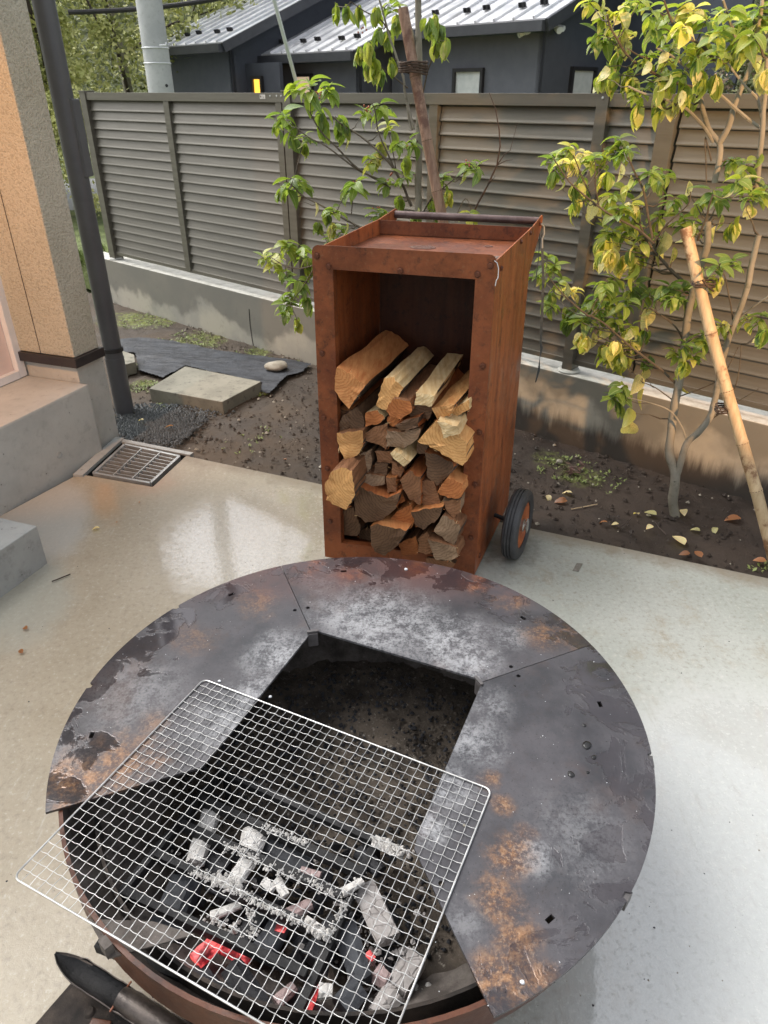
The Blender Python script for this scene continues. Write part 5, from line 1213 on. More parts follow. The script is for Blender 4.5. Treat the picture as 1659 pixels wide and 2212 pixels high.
def make_tree(name, label, base, branches, clusters, off, zc, berries=()):
    root = thing(name, base, label, 'tree'); lim = []
    for (pts, r0, r1, o2, mk, nm, src) in branches:
        q = []
        for i, p in enumerate(pts):
            oo = off+o2[0]+(o2[1]-o2[0])*i/max(1, len(pts)-1); q.append(tp(*src(*p), oo))
        # smooth subdivision
        fine = []
        for i in range(len(q)-1):
            a, b_ = q[i], q[i+1]; pa = q[max(0, i-1)]; pb = q[min(len(q)-1, i+2)]
            for k in range(4):
                t = k/4; fine.append(.5*((2*a)+(b_-pa)*t+(2*pa-5*a+4*b_-pb)*t*t+(-pa+3*a-3*b_+pb)*t*t*t))
        fine.append(q[-1]); n = len(fine)
        fine = [p+Vector((noise.noise(p*14), noise.noise(p*14+Vector((5, 0, 0))), 0))*min(r0, .006)*.7 for p in fine]
        rad = [(r0+(r1-r0)*(i/(n-1)))*(1+.10*noise.noise(fine[i]*22)) for i in range(n)]
        mb = MB(); mb.tube(fine, rad, 10 if r0 > .008 else 6); mb.build(nm, M[mk], root); lim.append((fine, rad))
    leaves = []
    for cl in clusters:
        u, v, r, kind, src = cl[:5]; n = cl[5] if len(cl) > 5 else None
        uu, vv = src(u, v); o2 = rnd.uniform(-.16, .10); c = tp(uu, vv, off+o2)
        sc_ = .3663 if src is z5 else (.3418 if src is z4b else (.3173 if src is z7 else .3164))
        dist_ = c.y*cT+(H-c.z)*sT; R = r*sc_*dist_/F
        L0 = min(max(R*1.3, .066), .110)
        n = n or max(7, int(7+R/.014))
        tip = c+Vector((rnd.uniform(-.1, .1), rnd.uniform(-.1, .1), .3))*R*.6
        axis = Vector((rnd.uniform(-.45, .45), rnd.uniform(-.6, .1), 1)).normalized()
        for k in range(n):
            a = k*2.4+rnd.random()*.6; lev = k/max(1, n-1)
            if kind[0] == 'd': el = rnd.uniform(-1.35, -.7)
            elif kind[0] == 's': el = -1.4
            else: el = rnd.uniform(-.45, .55)-lev*.5
            d = Vector((math.cos(a)*math.cos(el), math.sin(a)*math.cos(el), math.sin(el)))
            if kind[0] == 'w': d = (d+axis*.25).normalized()
            o_ = tip-axis*(lev*R*.75)+Vector((rnd.gauss(0, .005), rnd.gauss(0, .005), 0)) if n > 1 else c+Vector((0, 0, L0*.5))
            mixs = kind[1:]; mi = {'g': (0, 1, 0, 2), 'G': (1, 1, 0, 0), 'b': (2, 0, 2, 3), 'm': (3, 4, 2, 3, 5), 'y': (5, 4, 5, 4), 'k': (2, 0, 1, 0), 'x': (2, 3, 0, 4, 2, 0, 1)}[mixs[0]]
            leaves.append((o_, d, L0*rnd.uniform(.75, 1.12), rnd.choice(mi), rnd.choice(CURLS), rnd.choice((.20, .24, .27)) if mixs[0] not in 'my' else rnd.choice((.29, .33))))
        # petiole twig from cluster toward nearest limb point
        best = None
        for fine, rad in lim:
            for p, rr__ in zip(fine, rad):
                dd_ = (p-tip).length+(.10 if p.z > tip.z else 0)
                if best is None or dd_ < best[0]: best = (dd_, p, rr__)
        if best and best[0] < .7:
            a, b_ = best[1], tip; m_ = a.lerp(b_, .55)+Vector((0, 0, -.06*best[0])); mb = MB(); mb.tube([a, a.lerp(m_, .5)+Vector((0, 0, -.01)), m_, b_-Vector((0, 0, R*.3)), b_-axis*.0], [max(.0014, min(.0035, best[2]*.6))]*2+[.0016, .0013, .001], 5); tw = mb.build('twig', M['twig'], root, fix=False)
    # 300 largest-showing leaves as parts, the rest joined
    cam_ = Vector((0, 0, H)); leaves.sort(key=lambda l: (l[0]-cam_).length/l[2])
    rb = wloc(root); rest = [MB() for _ in LG]
    for i, (o_, d, L, mi, curl, wid) in enumerate(leaves):
        me = leaf_mesh(curl, wid, mi); y = d; x = d.cross(Vector((0, 0, 1)))
        if x.length < .1: x = Vector((1, 0, 0))
        x.normalize(); z = x.cross(y); rl = rnd.uniform(-.6, .6); R3 = Matrix((x, y, z)).transposed()
        R3 = Matrix.Rotation(rl, 3, y) @ R3
        if z.z < 0: pass
        if i < 300:
            o = bpy.data.objects.new('leaf', me); COL.objects.link(o); o.parent = root; o.location = o_-rb; o.rotation_euler = R3.to_euler(); o.scale = (L, L, L)
        else:
            mbx = rest[mi]; vs = [o_+R3@(vv_.co*L) for vv_ in me.vertices]; b = len(mbx.v); mbx.v += vs
            ul = me.uv_layers[0].data
            for pl in me.polygons:
                mbx.uv[len(mbx.f)] = [tuple(ul[li].uv) for li in pl.loop_indices]; mbx.f.append([b+k for k in pl.vertices]); mbx.m.append(mi); mbx.sm.append(True)
    al = MB()
    for mbx in rest:
        b = len(al.v); fb = len(al.f); al.v += mbx.v
        for k, f in enumerate(mbx.f): al.uv[fb+k] = mbx.uv[k]; al.f.append([b+q for q in f]); al.m.append(mbx.m[k]); al.sm.append(True)
    if al.f: tag(al.build('foliage', LG, root, fix=False), kind='stuff')
    for (u, v, src, n) in berries:
        c = tp(*src(u, v), off-.05)
        mb = MB()
        for k in range(n):
            q = c+Vector((rnd.gauss(0, .012), rnd.gauss(0, .012), rnd.gauss(0, .010))); mb.lathe([(0, .0045), (.0032, .0032), (.0045, 0), (.0032, -.0032), (0, -.0045)], q, 8)
        mb.build('berries', M['berry'], root, fix=False)
    return root
z4b = lambda x, y: (526.5+.3418*x, 162+.3418*y)
z7 = lambda x, y: (567+.3173*x, .3173*y)
z5b = lambda x, y: (1134+.3164*x, .3164*y)
z5 = lambda x, y: (1053+.3661*x, 486+.3661*y)
dpx = lambda x, y: (x, y)
mbase = tp(903, 520, OM); mbase = Vector((mbase.x, mbase.y, -.06))
BR = [
 ([(905, 980), (903, 520), (903, 420), (905, 300), (905, 150), (903, 0), (902, -120)], .019, .013, (0, 0), 'bark', 'trunk', dpx),
 ([(1060, 830), (960, 610), (860, 490), (700, 360), (640, 330), (560, 260)], .0065, .003, (0, -.1), 'twig', 'branch', z4b),
 ([(930, 720), (860, 670), (720, 590), (600, 470), (480, 350), (420, 240)], .0065, .003, (-.0, -.15), 'twig', 'branch', z4b),
 ([(860, 660), (740, 610), (640, 540), (520, 450), (420, 400), (330, 330)], .005, .0025, (-.02, -.18), 'twig', 'branch', z4b),
 ([(900, 1040), (750, 970), (600, 890), (500, 830), (370, 760), (300, 690)], .006, .003, (0, -.18), 'twig', 'branch', z4b),
 ([(900, 1150), (700, 1080), (450, 1200), (300, 1220), (170, 1150)], .006, .002, (0, -.2), 'twig', 'branch', z4b),
 ([(450, 1210), (380, 1330), (300, 1440)], .004, .002, (-.1, -.2), 'twig', 'branch', z4b),
 ([(680, 880), (690, 770), (710, 700)], .003, .0015, (-.1, -.1), 'twig', 'branch', z4b),
 ([(960, 610), (900, 480), (850, 360), (830, 230), (810, 180)], .004, .002, (-.05, -.1), 'twig', 'branch', z4b),
 ([(960, 590), (940, 480), (915, 370)], .003, .0015, (-.05, -.1), 'twig', 'branch', z4b),
 ([(1120, 900), (1180, 790), (1290, 690), (1400, 610)], .004, .002, (0, -.05), 'twig', 'branch', z4b),
 ([(1060, 350), (1040, 250), (1020, 120), (1010, 0)], .007, .004, (0, 0), 'bark', 'branch', z4b),
 ([(1030, 880), (970, 640), (960, 540), (900, 350), (870, 260), (820, 80), (780, -40)], .0065, .004, (0, -.02), 'bark', 'branch', z7),
 ([(990, 600), (900, 530), (830, 480), (760, 380), (720, 300)], .0035, .002, (0, -.1), 'twig', 'branch', z7),
 ([(890, 250), (800, 130), (700, 80), (600, 10)], .004, .002, (0, -.1), 'twig', 'branch', z7),
 ([(1090, 640), (1120, 510), (1165, 360), (1180, 270)], .004, .002, (0, -.05), 'twig', 'branch', z7),
 ([(1020, 350), (1030, 250), (985, 130), (930, 40)], .006, .004, (0, -.05), 'bark', 'branch', z7),
 ([(1340, 900), (1400, 780), (1440, 860)], .002, .0015, (0, 0), 'twig', 'branch', z4b)]
CLm = [(x, y, r, k, z4b) for x, y, r, k in ((430, 70, 110, 'wg'), (330, 70, 80, 'wb'), (540, 80, 90, 'wg'), (500, 230, 120, 'dg'), (600, 270, 90, 'dg'), (250, 260, 100, 'wG'), (210, 300, 70, 'wg'), (290, 370, 80, 'dG'), (390, 390, 60, 'wg'), (370, 430, 45, 'db'), (860, 200, 90, 'wk'), (760, 230, 70, 'wk'), (910, 320, 80, 'wb'), (800, 530, 70, 'wb'), (870, 430, 60, 'dm'), (840, 500, 50, 'dm'), (1020, 520, 70, 'db'), (1060, 420, 70, 'wk'), (980, 430, 50, 'wg'), (640, 300, 60, 'dg'), (300, 670, 100, 'wG'), (360, 680, 70, 'wg'), (240, 720, 60, 'dg'), (700, 690, 90, 'wk'), (650, 730, 60, 'wg'), (900, 680, 60, 'wg'), (1010, 640, 60, 'wk'), (980, 770, 70, 'dg'), (560, 850, 70, 'wk'), (520, 870, 60, 'dk'), (840, 870, 80, 'wg'), (890, 890, 60, 'wg'), (1080, 870, 60, 'dg'), (1180, 780, 70, 'db'), (1210, 850, 60, 'dg'), (1290, 740, 70, 'db'), (1430, 560, 70, 'wG'), (1470, 590, 50, 'wg'), (1430, 880, 70, 'wb'), (1260, 650, 50, 'wg'), (350, 1100, 110, 'wg'), (270, 1070, 80, 'wb'), (400, 1170, 80, 'dg'), (180, 1150, 90, 'wb'), (120, 1150, 60, 'wb'), (250, 1250, 60, 'wg'), (340, 1310, 80, 'wG'), (390, 1400, 80, 'dG'), (250, 1430, 80, 'wG'), (300, 1380, 60, 'wG'), (340, 1540, 60, 'db'), (270, 1500, 50, 'wg'), (620, 970, 60, 'wg'), (560, 940, 50, 'dm'), (540, 1030, 60, 'wg'), (470, 930, 50, 'dk'))]
CLm += [(x, y, r, k, z4b, 1) for x, y, r, k in ((650, 430, 80, 'sm'), (455, 860, 80, 'sm'), (650, 980, 70, 'sm'), (1390, 660, 80, 'sb'), (1100, 880, 60, 'sm'), (345, 790, 50, 'sm'), (370, 450, 50, 'sm'))]
CLm += [(x, y, r, k, z7) for x, y, r, k in ((500, 30, 70, 'db'), (560, 40, 60, 'dk'), (650, 40, 60, 'db'), (770, 50, 60, 'db'), (880, 30, 80, 'wk'), (910, 110, 80, 'db'), (790, 200, 80, 'dg'), (850, 220, 80, 'db'), (720, 290, 90, 'db'), (660, 330, 70, 'db'), (760, 400, 100, 'db'), (800, 470, 80, 'dg'), (870, 400, 70, 'db'), (720, 420, 70, 'db'), (1170, 110, 100, 'db'), (1200, 170, 80, 'dk'), (1250, 270, 70, 'db'), (1180, 280, 60, 'db'), (1130, 130, 60, 'dg'))]
make_tree('evergreen_tree', 'slim evergreen tree with drooping glossy leaves and red berries behind the cart', mbase, BR, CLm, OM, 0,
          [(780, 210, z4b, 9), (990, 440, z4b, 7), (790, 550, z4b, 6), (690, 690, z4b, 8), (1420, 560, z4b, 5), (850, 840, z4b, 4), (480, 110, z4b, 7), (680, 200, z7, 5), (930, 640, z4b, 4)])
# right tree
OR_ = -.36; rbase = P(1461, 1112, -.06)
d8 = lambda x, y: (x, y)
BR = [
 ([(1115, 1780), (1095, 1640), (1110, 1500), (1100, 1440), (1075, 1340), (1085, 1180), (1110, 1040), (1135, 900), (1165, 680), (1185, 520), (1240, 300), (1290, 150), (1305, -20)], .022, .012, (0, 0), 'bark', 'trunk', z5),
 ([(1112, 1490), (1140, 1400), (1175, 1290), (1250, 1220), (1315, 1130), (1345, 1010), (1360, 940), (1400, 740), (1460, 580), (1530, 380), (1570, 190), (1600, 60)], .015, .010, (0, -.02), 'bark', 'trunk', z5),
 ([(1300, 1250), (1325, 1080), (1330, 980), (1250, 870), (1190, 640), (1180, 580)], .011, .007, (0, 0), 'bark', 'branch', z5b),
 ([(1330, 980), (1390, 860), (1440, 700), (1480, 600), (1520, 500), (1560, 350), (1600, 150), (1620, -30)], .011, .006, (0, 0), 'bark', 'branch', z5b),
 ([(1290, 970), (1200, 840), (1080, 730), (960, 680), (820, 640), (700, 590)], .006, .003, (0, -.15), 'bark', 'branch', z5b),
 ([(1570, 1400), (1600, 1100), (1620, 900), (1640, 640), (1650, 400)], .010, .007, (0, -.05), 'bark', 'branch', z5b),
 ([(1600, 870), (1450, 750), (1370, 680), (1280, 600), (1150, 500), (1000, 380), (900, 330)], .006, .003, (0, -.15), 'bark', 'branch', z5b),
 ([(1620, 820), (1590, 680), (1520, 600), (1440, 510), (1380, 430)], .005, .003, (0, -.1), 'bark', 'branch', z5b),
 ([(1180, 600), (1000, 560), (880, 500), (720, 400), (640, 290), (590, 200), (560, 100)], .006, .003, (0, -.2), 'twig', 'branch', z5b),
 ([(850, 400), (780, 380), (700, 330)], .003, .002, (-.1, -.15), 'twig', 'branch', z5b),
 ([(1300, 420), (1200, 300), (1080, 240), (990, 120), (950, 0)], .006, .003, (0, -.15), 'twig', 'branch', z5b),
 ([(1450, 300), (1400, 150), (1350, 0)], .006, .004, (0, -.1), 'bark', 'branch', z5b),
 ([(870, 1630), (830, 1400), (800, 1270), (740, 1160), (700, 1070)], .005, .003, (-.1, -.2), 'twig', 'branch', z5b),
 ([(880, 1660), (760, 1560), (560, 1450), (400, 1330), (280, 1210), (190, 1080)], .005, .0025, (-.1, -.28), 'twig', 'branch', z5b),
 ([(450, 1340), (380, 1180), (330, 1060)], .003, .002, (-.2, -.28), 'twig', 'branch', z5b),
 ([(500, 1400), (480, 1250), (480, 1100)], .003, .002, (-.2, -.28), 'twig', 'branch', z5b),
 ([(880, 1650), (980, 1520), (1110, 1400), (1130, 1310)], .004, .002, (-.1, -.2), 'twig', 'branch', z5b),
 ([(1180, 1640), (1230, 1500), (1280, 1330)], .005, .003, (-.05, -.15), 'twig', 'branch', z5b),
 ([(1150, 330), (1050, 230), (960, 120), (900, 0)], .008, .004, (0, -.1), 'twig', 'branch', z5),
 ([(1155, 680), (1110, 600), (1020, 530), (960, 490)], .004, .002, (0, -.15), 'twig', 'branch', z5),
 ([(1105, 930), (1040, 870), (900, 760), (800, 680), (700, 590), (600, 530)], .006, .003, (0, -.25), 'twig', 'branch', z5),
 ([(600, 540), (500, 460), (420, 380), (340, 280)], .004, .002, (-.2, -.3), 'twig', 'branch', z5),
 ([(1180, 1280), (1130, 1160), (1065, 1090), (960, 1050), (830, 1020)], .005, .002, (0, -.15), 'bark', 'branch', z5),
 ([(1090, 1030), (990, 960), (920, 930)], .003, .002, (0, -.1), 'twig', 'branch', z5),
 ([(1140, 1010), (1340, 930), (1420, 840), (1480, 720)], .003, .0015, (0, 0), 'twig', 'branch', z5),
 ([(1350, 1120), (1440, 1000), (1480, 880), (1500, 700)], .003, .0015, (0, -.05), 'twig', 'branch', z5),
 ([(1330, 1140), (1480, 1040), (1600, 965)], .003, .0015, (0, -.05), 'twig', 'branch', z5),
 ([(1460, 570), (1560, 490), (1655, 420)], .004, .003, (0, -.05), 'bark', 'branch', z5),
 ([(1270, 1100), (1250, 1000), (1230, 950), (1240, 1250)], .003, .002, (0, 0), 'twig', 'branch', z5b),
 ([(1450, 560), (1430, 450), (1400, 300), (1340, 250)], .003, .002, (0, -.1), 'twig', 'branch', z5)]
CR = [(x, y, r, k, z5b) for x, y, r, k in (
 (540, 80, 100, 'wx'), (640, 90, 90, 'wm'), (500, 230, 90, 'wg'), (560, 260, 80, 'wg'), (600, 240, 80, 'wx'), (690, 260, 70, 'wy'), (560, 440, 100, 'dx'), (540, 500, 60, 'dm'), (640, 350, 90, 'dx'), (700, 480, 110, 'dx'), (620, 500, 100, 'dx'), (740, 540, 80, 'dx'), (830, 390, 90, 'wx'), (860, 80, 80, 'wg'), (940, 100, 100, 'wx'), (900, 200, 70, 'wG'), (1050, 60, 110, 'wx'), (1150, 80, 100, 'wm'), (1250, 100, 110, 'wg'), (1380, 80, 110, 'wx'), (1480, 120, 110, 'wg'), (1600, 60, 120, 'wg'), (1560, 240, 120, 'wg'), (1620, 150, 100, 'wx'), (1430, 330, 100, 'dx'), (1480, 300, 100, 'wx'), (1300, 370, 90, 'wx'), (1180, 400, 110, 'dx'), (1230, 330, 90, 'wx'), (1100, 340, 80, 'wx'), (1000, 320, 90, 'wx'), (960, 420, 80, 'wb'), (900, 540, 100, 'wx'), (970, 560, 90, 'wm'), (1090, 590, 80, 'dx'), (1140, 640, 60, 'dx'), (780, 630, 80, 'wb'), (930, 690, 70, 'dx'), (780, 720, 70, 'dx'), (1060, 680, 50, 'dy'), (1300, 520, 80, 'dx'), (1180, 300, 90, 'dm'), (1350, 200, 100, 'wx'), (1450, 220, 100, 'wx'), (1250, 240, 90, 'wx'), (1080, 180, 80, 'wm'), (1000, 220, 60, 'wx'), (1560, 330, 90, 'wx'), (1640, 480, 60, 'dy'), (700, 20, 60, 'wx'), (440, 10, 50, 'wb'), (780, 10, 50, 'wb'), (1080, 500, 100, 'wx'), (1200, 500, 80, 'dx'),
 (180, 1080, 100, 'wg'), (210, 1160, 80, 'dG'), (300, 1010, 90, 'wb'), (250, 1060, 80, 'wg'), (400, 1050, 50, 'wy'), (310, 1110, 50, 'wy'), (480, 1090, 100, 'wk'), (540, 1080, 90, 'wb'), (370, 1360, 80, 'db'), (400, 1220, 80, 'dG'), (350, 1250, 60, 'dx'), (430, 1270, 60, 'dg'), (560, 1180, 60, 'db'), (660, 970, 110, 'wG'), (700, 1030, 80, 'wG'), (620, 1030, 60, 'wg'), (910, 1190, 110, 'wG'), (860, 1180, 70, 'wg'), (960, 1200, 70, 'wG'), (680, 1310, 90, 'wg'), (640, 1430, 100, 'wG'), (740, 1430, 80, 'wg'), (720, 1400, 60, 'wm'), (1030, 1360, 80, 'wG'), (930, 1460, 80, 'wg'), (1090, 1490, 90, 'wg'), (1280, 1310, 110, 'wG'), (1340, 1330, 80, 'wg'), (1420, 1090, 80, 'wg'), (1510, 1120, 90, 'wg'), (1550, 1250, 110, 'wG'), (1480, 1230, 80, 'wx'), (1440, 1520, 80, 'db'), (1560, 1330, 80, 'wg'), (1640, 1300, 60, 'wb'), (580, 1590, 90, 'wg'), (740, 1540, 80, 'wg'), (820, 1620, 70, 'wx'), (600, 1340, 80, 'wg'), (1140, 1530, 70, 'wg'))]
CR += [(x, y, r, 's'+k, z5b, n) for x, y, r, k, n in ((260, 1290, 90, 'm', 1), (320, 1420, 100, 'y', 1), (340, 1400, 90, 'b', 2), (470, 1380, 110, 'y', 2), (540, 1330, 100, 'y', 2), (510, 1360, 90, 'm', 2), (650, 1180, 80, 'm', 1), (715, 1210, 90, 'm', 2), (800, 1330, 100, 'y', 1), (700, 1400, 70, 'm', 2), (1110, 1300, 90, 'm', 1), (1180, 1370, 80, 'm', 2), (1330, 1480, 110, 'y', 2), (1400, 1340, 90, 'y', 1), (1510, 1420, 90, 'm', 2), (1540, 1480, 90, 'y', 1), (1130, 1590, 100, 'y', 1), (960, 1610, 100, 'y', 2), (1590, 280, 110, 'y', 2), (1620, 430, 110, 'y', 2), (1110, 370, 100, 'y', 1), (1000, 340, 90, 'y', 1), (850, 360, 90, 'm', 2), (830, 490, 80, 'y', 1), (940, 420, 80, 'y', 1), (910, 600, 90, 'm', 2), (980, 580, 90, 'y', 1), (1060, 690, 80, 'y', 1), (540, 520, 80, 'y', 1), (780, 720, 90, 'm', 2), (930, 700, 100, 'b', 2), (1190, 1430-1000, 80, 'm', 1), (1300, 540, 90, 'm', 2), (1600, 1120, 90, 'b', 1), (520, 60, 80, 'y', 1), (660, 230, 70, 'y', 2))]
CR += [(x, y, r, k, z5) for x, y, r, k in ((700, 90, 90, 'dm'), (740, 150, 80, 'dy'), (690, 160, 80, 'dm'), (800, 190, 80, 'dm'), (850, 130, 90, 'dx'), (880, 220, 60, 'sm'), (920, 170, 60, 'dx'), (830, 50, 80, 'wb'), (740, 40, 80, 'wg'), (350, 200, 90, 'wg'), (310, 290, 70, 'wG'), (400, 250, 60, 'wg'), (420, 340, 60, 'wx'), (380, 400, 70, 'dg'), (380, 480, 50, 'wg'), (470, 490, 60, 'dx'), (520, 500, 70, 'wg'), (480, 560, 60, 'dG'), (500, 390, 50, 'wy'), (545, 640, 60, 'dm'), (590, 660, 50, 'dm'), (700, 350, 90, 'wG'), (760, 330, 80, 'wG'), (650, 430, 90, 'wG'), (720, 440, 80, 'wG'), (870, 370, 90, 'wG'), (830, 450, 80, 'wG'), (600, 550, 90, 'wG'), (680, 560, 90, 'wG'), (760, 560, 80, 'wG'), (640, 490, 90, 'wG'), (850, 600, 60, 'wb'), (960, 400, 70, 'wg'), (1080, 370, 90, 'wG'), (1150, 390, 90, 'wG'), (1210, 420, 70, 'dG'), (700, 700, 80, 'dx'), (760, 690, 80, 'dm'), (830, 740, 90, 'db'), (720, 760, 70, 'db'), (780, 760, 70, 'db'), (860, 690, 60, 'wm'), (950, 780, 60, 'dG'), (1160, 700, 50, 'wg'), (1110, 750, 50, 'wb'), (1160, 800, 70, 'db'), (1230, 770, 60, 'wb'), (800, 960, 90, 'wG'), (740, 1010, 50, 'wg'), (780, 1050, 50, 'dG'), (1370, 240, 60, 'wG'), (1440, 215, 60, 'wG'), (1360, 300, 60, 'dm'), (1260, 650, 60, 'wg'), (1290, 690, 50, 'wk'), (1540, 550, 60, 'wb'), (1620, 540, 80, 'wG'), (1640, 620, 60, 'dg'), (1390, 590, 50, 'wx'), (1100, 430, 50, 'wg'), (940, 620, 50, 'dg'))]
CR += [(x, y, r, 's'+k, z5, n) for x, y, r, k, n in ((940, 500, 120, 'y', 2), (970, 470, 90, 'y', 2), (900, 900, 120, 'y', 2), (930, 890, 80, 'm', 1), (850, 1095, 120, 'm', 3), (1250, 320, 110, 'y', 1), (1200, 60, 110, 'y', 1), (1040, 60, 110, 'y', 2), (1090, 190, 90, 'y', 1), (760, 110, 100, 'y', 2), (880, 240, 90, 'm', 2), (1600, 680, 90, 'y', 1), (1630, 660, 60, 'm', 1), (1400, 620, 70, 'y', 1), (700, 650, 90, 'y', 1), (560, 670, 80, 'm', 2), (1180, 830, 110, 'm', 2), (460, 390, 80, 'y', 1), (800, 780, 100, 'b', 2), (840, 660, 80, 'y', 1), (620, 680, 70, 'y', 1))]
make_tree('young_tree', 'forked young tree with green and yellowing mottled leaves at the right', rbase, BR, CR, OR_, 0)
# dead twig in front of the fence
mb = MB(); q = [tp(*z4b(x, y), -.25) for x, y in ((1440, 900), (1470, 830), (1540, 700), (1600, 570), (1620, 450), (1615, 350), (1590, 210), (1550, 110))]
mb.tube(q, [.005, .005, .0045, .004, .0035, .003, .0022, .0015], 6); mb.tube([q[3], tp(*z4b(1650, 500), -.25), tp(1102, 325, -.25), tp(1118, 265, -.25)], [.003, .0022, .0016, .001], 5); mb.tube([q[3], tp(*z4b(1660, 540), -.25), tp(1108, 345, -.25)], [.0025, .002, .001], 5); mb.tube([q[2], tp(*z4b(1590, 640), -.25)], [.002, .001], 5)
tag(mb.build('bare_branch', M['deadtwig'], fix=False), 'thin dark leafless branch in front of the fence right of the bamboo', 'bare branch')

# fallen leaves and debris
def fallen(u, v, z, L, mi, label, rz=None, cat='fallen leaf', name='fallen_leaf', wid=.30):
    me = leaf_mesh(rnd.choice((.5, 1.0)), wid, mi); o = bpy.data.objects.new(name, me); COL.objects.link(o); p = P(u, v, z); L *= 1.25; o.location = p+Vector((0, 0, .007)); o.scale = (L, L, L)
    o.rotation_euler = (rnd.uniform(-.05, .35), rnd.uniform(-.3, .3), rz if rz is not None else rnd.random()*6.28); tag(o, label, cat); return o
LG.append(m_leaf("leaf_dry_brown", (0.30, 0.13, 0.06), (0.36, 0.20, 0.10)))
LG.append(m_leaf("leaf_dry_cream", (0.70, 0.60, 0.34), (0.74, 0.64, 0.42)))
for u, v, z, L, mi, l, rz in (
 (1183, 1072, -.04, .035, 7, 'pale heart-shaped leaf on the soil just right of the wheel', 3.2), (1236, 1067, -.04, .04, 7, 'curled pale leaf on the soil behind the wheel', 1.3),
 (1379, 1114, -.04, .032, 7, 'small yellow leaf left of the tree foot', .2), (1418, 1115, -.04, .048, 5, 'larger yellow leaf by the tree foot', .8), (1409, 1138, -.04, .035, 7, 'yellow leaf just below the larger one by the tree foot', 2.2),
 (1475, 1103, -.04, .045, 7, 'crumpled pale leaf right behind the tree foot', 2.9), (1512, 1150, -.04, .035, 5, 'ragged pale leaf right of the tree foot', 1.0), (1545, 1142, -.04, .035, 5, 'curled yellow leaf further right on the soil', 2.6),
 (1478, 1180, -.04, .065, 7, 'large cream leaf lying near the slab edge', .3), (1312, 1131, -.04, .03, 6, 'small orange leaf left of a similar one on the soil', 1.4), (1336, 1134, -.04, .028, 7, 'peach coloured leaf scrap right of the small orange leaf', 1.8),
 (1490, 1198, -.03, .035, 6, 'brown leaf sliver below the large cream leaf', 1.5), (1515, 1207, -.02, .04, 6, 'upright brown leaf at the slab edge', .2), (1600, 1122, -.04, .06, 6, 'long brown and cream leaf by the pale bamboo', 1.6),
 (1655, 1215, -.03, .04, 6, 'reddish leaf at the right edge of the picture', 1.2), (1225, 1085, -.04, .05, 6, 'rusty leaf strip on the soil right of the wheel', 1.5),
 (60, 1362, .002, .022, 6, 'red-brown leaf scrap on the slab at the far left', 1.0), (50, 1414, .002, .022, 6, 'brown leaf scrap below the red one on the slab', .8),
 (216, 1143, .002, .028, 7, 'pale bamboo sliver on the slab left of the pit', 1.9), (302, 1089, .002, .014, 6, 'tiny orange chip on the slab under the drain', .3), (255, 1131, .002, .014, 6, 'small orange chip near the ochre stain', 1.3),
 (620, 995, -.04, .02, 6, 'brown leaf bit on the soil left of the cart', 1.3), (375, 922, -.01, .04, 6, 'orange bark flake on the dark gravel', 1.7), (310, 910, -.01, .03, 7, 'pale wood sliver on the gravel by the downpipe', 1.2)):
    fallen(u, v, z, L, mi, l, rz, wid=.30 if L > .02 else .2)
def stick(pts, r, mat, label, z=.004, name='stick'):
    mb = MB(); mb.tube([P(u, v, z+r) for u, v in pts], r, 5); tag(mb.build(name, mat), label, 'stick')
stick([(112, 1256), (135, 1247), (152, 1240)], .0025, M['deadtwig'], 'thin black twig on the slab beside the step block')
stick([(1234, 1100), (1260, 1095), (1290, 1089)], .0025, M['bam2'], 'thin straw coloured stalk on the soil right of the wheel', -.04)
stick([(1414, 1125), (1424, 1140), (1440, 1155)], .003, M['deadtwig'], 'dark twig on the soil by the tree foot', -.04)
stick([(1335, 1140), (1355, 1128), (1365, 1118)], .003, M['deadtwig'], 'short dark twig left of the tree foot', -.04)
for u, v in ((1226, 1010), (1245, 1018), (1262, 1008), (1240, 1000)):
    pass
mb = MB()
for k in range(14):
    c = P(1240+rnd.uniform(-26, 26), 1012+rnd.uniform(-14, 14), -.03); a = rnd.random()*6.28; dv = Vector((math.cos(a), math.sin(a), rnd.uniform(-.1, .3)))*.03; sd = Vector((-math.sin(a), math.cos(a), .2))*.008; mb.add([c-dv, c+sd, c+dv, c-sd+Vector((0, 0, .004))], [(0, 1, 2, 3)])
tag(mb.build('dead_leaf_pile', simple("rotting_leaf", (0.04, 0.02, 0.016), (0.09, 0.045, 0.035), 20, .4), fix=False), 'heap of dark rotting leaves on the soil by the wall', 'dead leaves', kind='stuff')
mb = MB()
for k in range(260):
    u = rnd.uniform(0, 1659); v = rnd.uniform(1010, 2212); c = P(u, v, .0005)
    if .3935*c.x+.9193*c.y > e0-.02 or (c-pA).dot(aB) > -.03: continue
    crumb(mb, c, rnd.choice((.0008, .0012, .0018, .003)), rnd.choice((0, 0, 1)), .6)
tag(mb.build('slab_grit', [M['char'], M['stone']], fix=False), 'tiny dark grit and specks lying on the damp slab', 'grit', kind='stuff')
# oil stain mark
mb = MB(); mb.prism([P(1237, 1232, .0035), P(1246, 1216, .0035), P(1259, 1217, .0035), P(1250, 1234, .0035)], (0, 0, -.003)); tag(mb.build('mud_mark', simple("dried_mud", (0.14, 0.13, 0.11), (0.24, 0.22, 0.19), 60, .8)), 'small oblong mud mark on the slab right of the cart', 'mud mark')

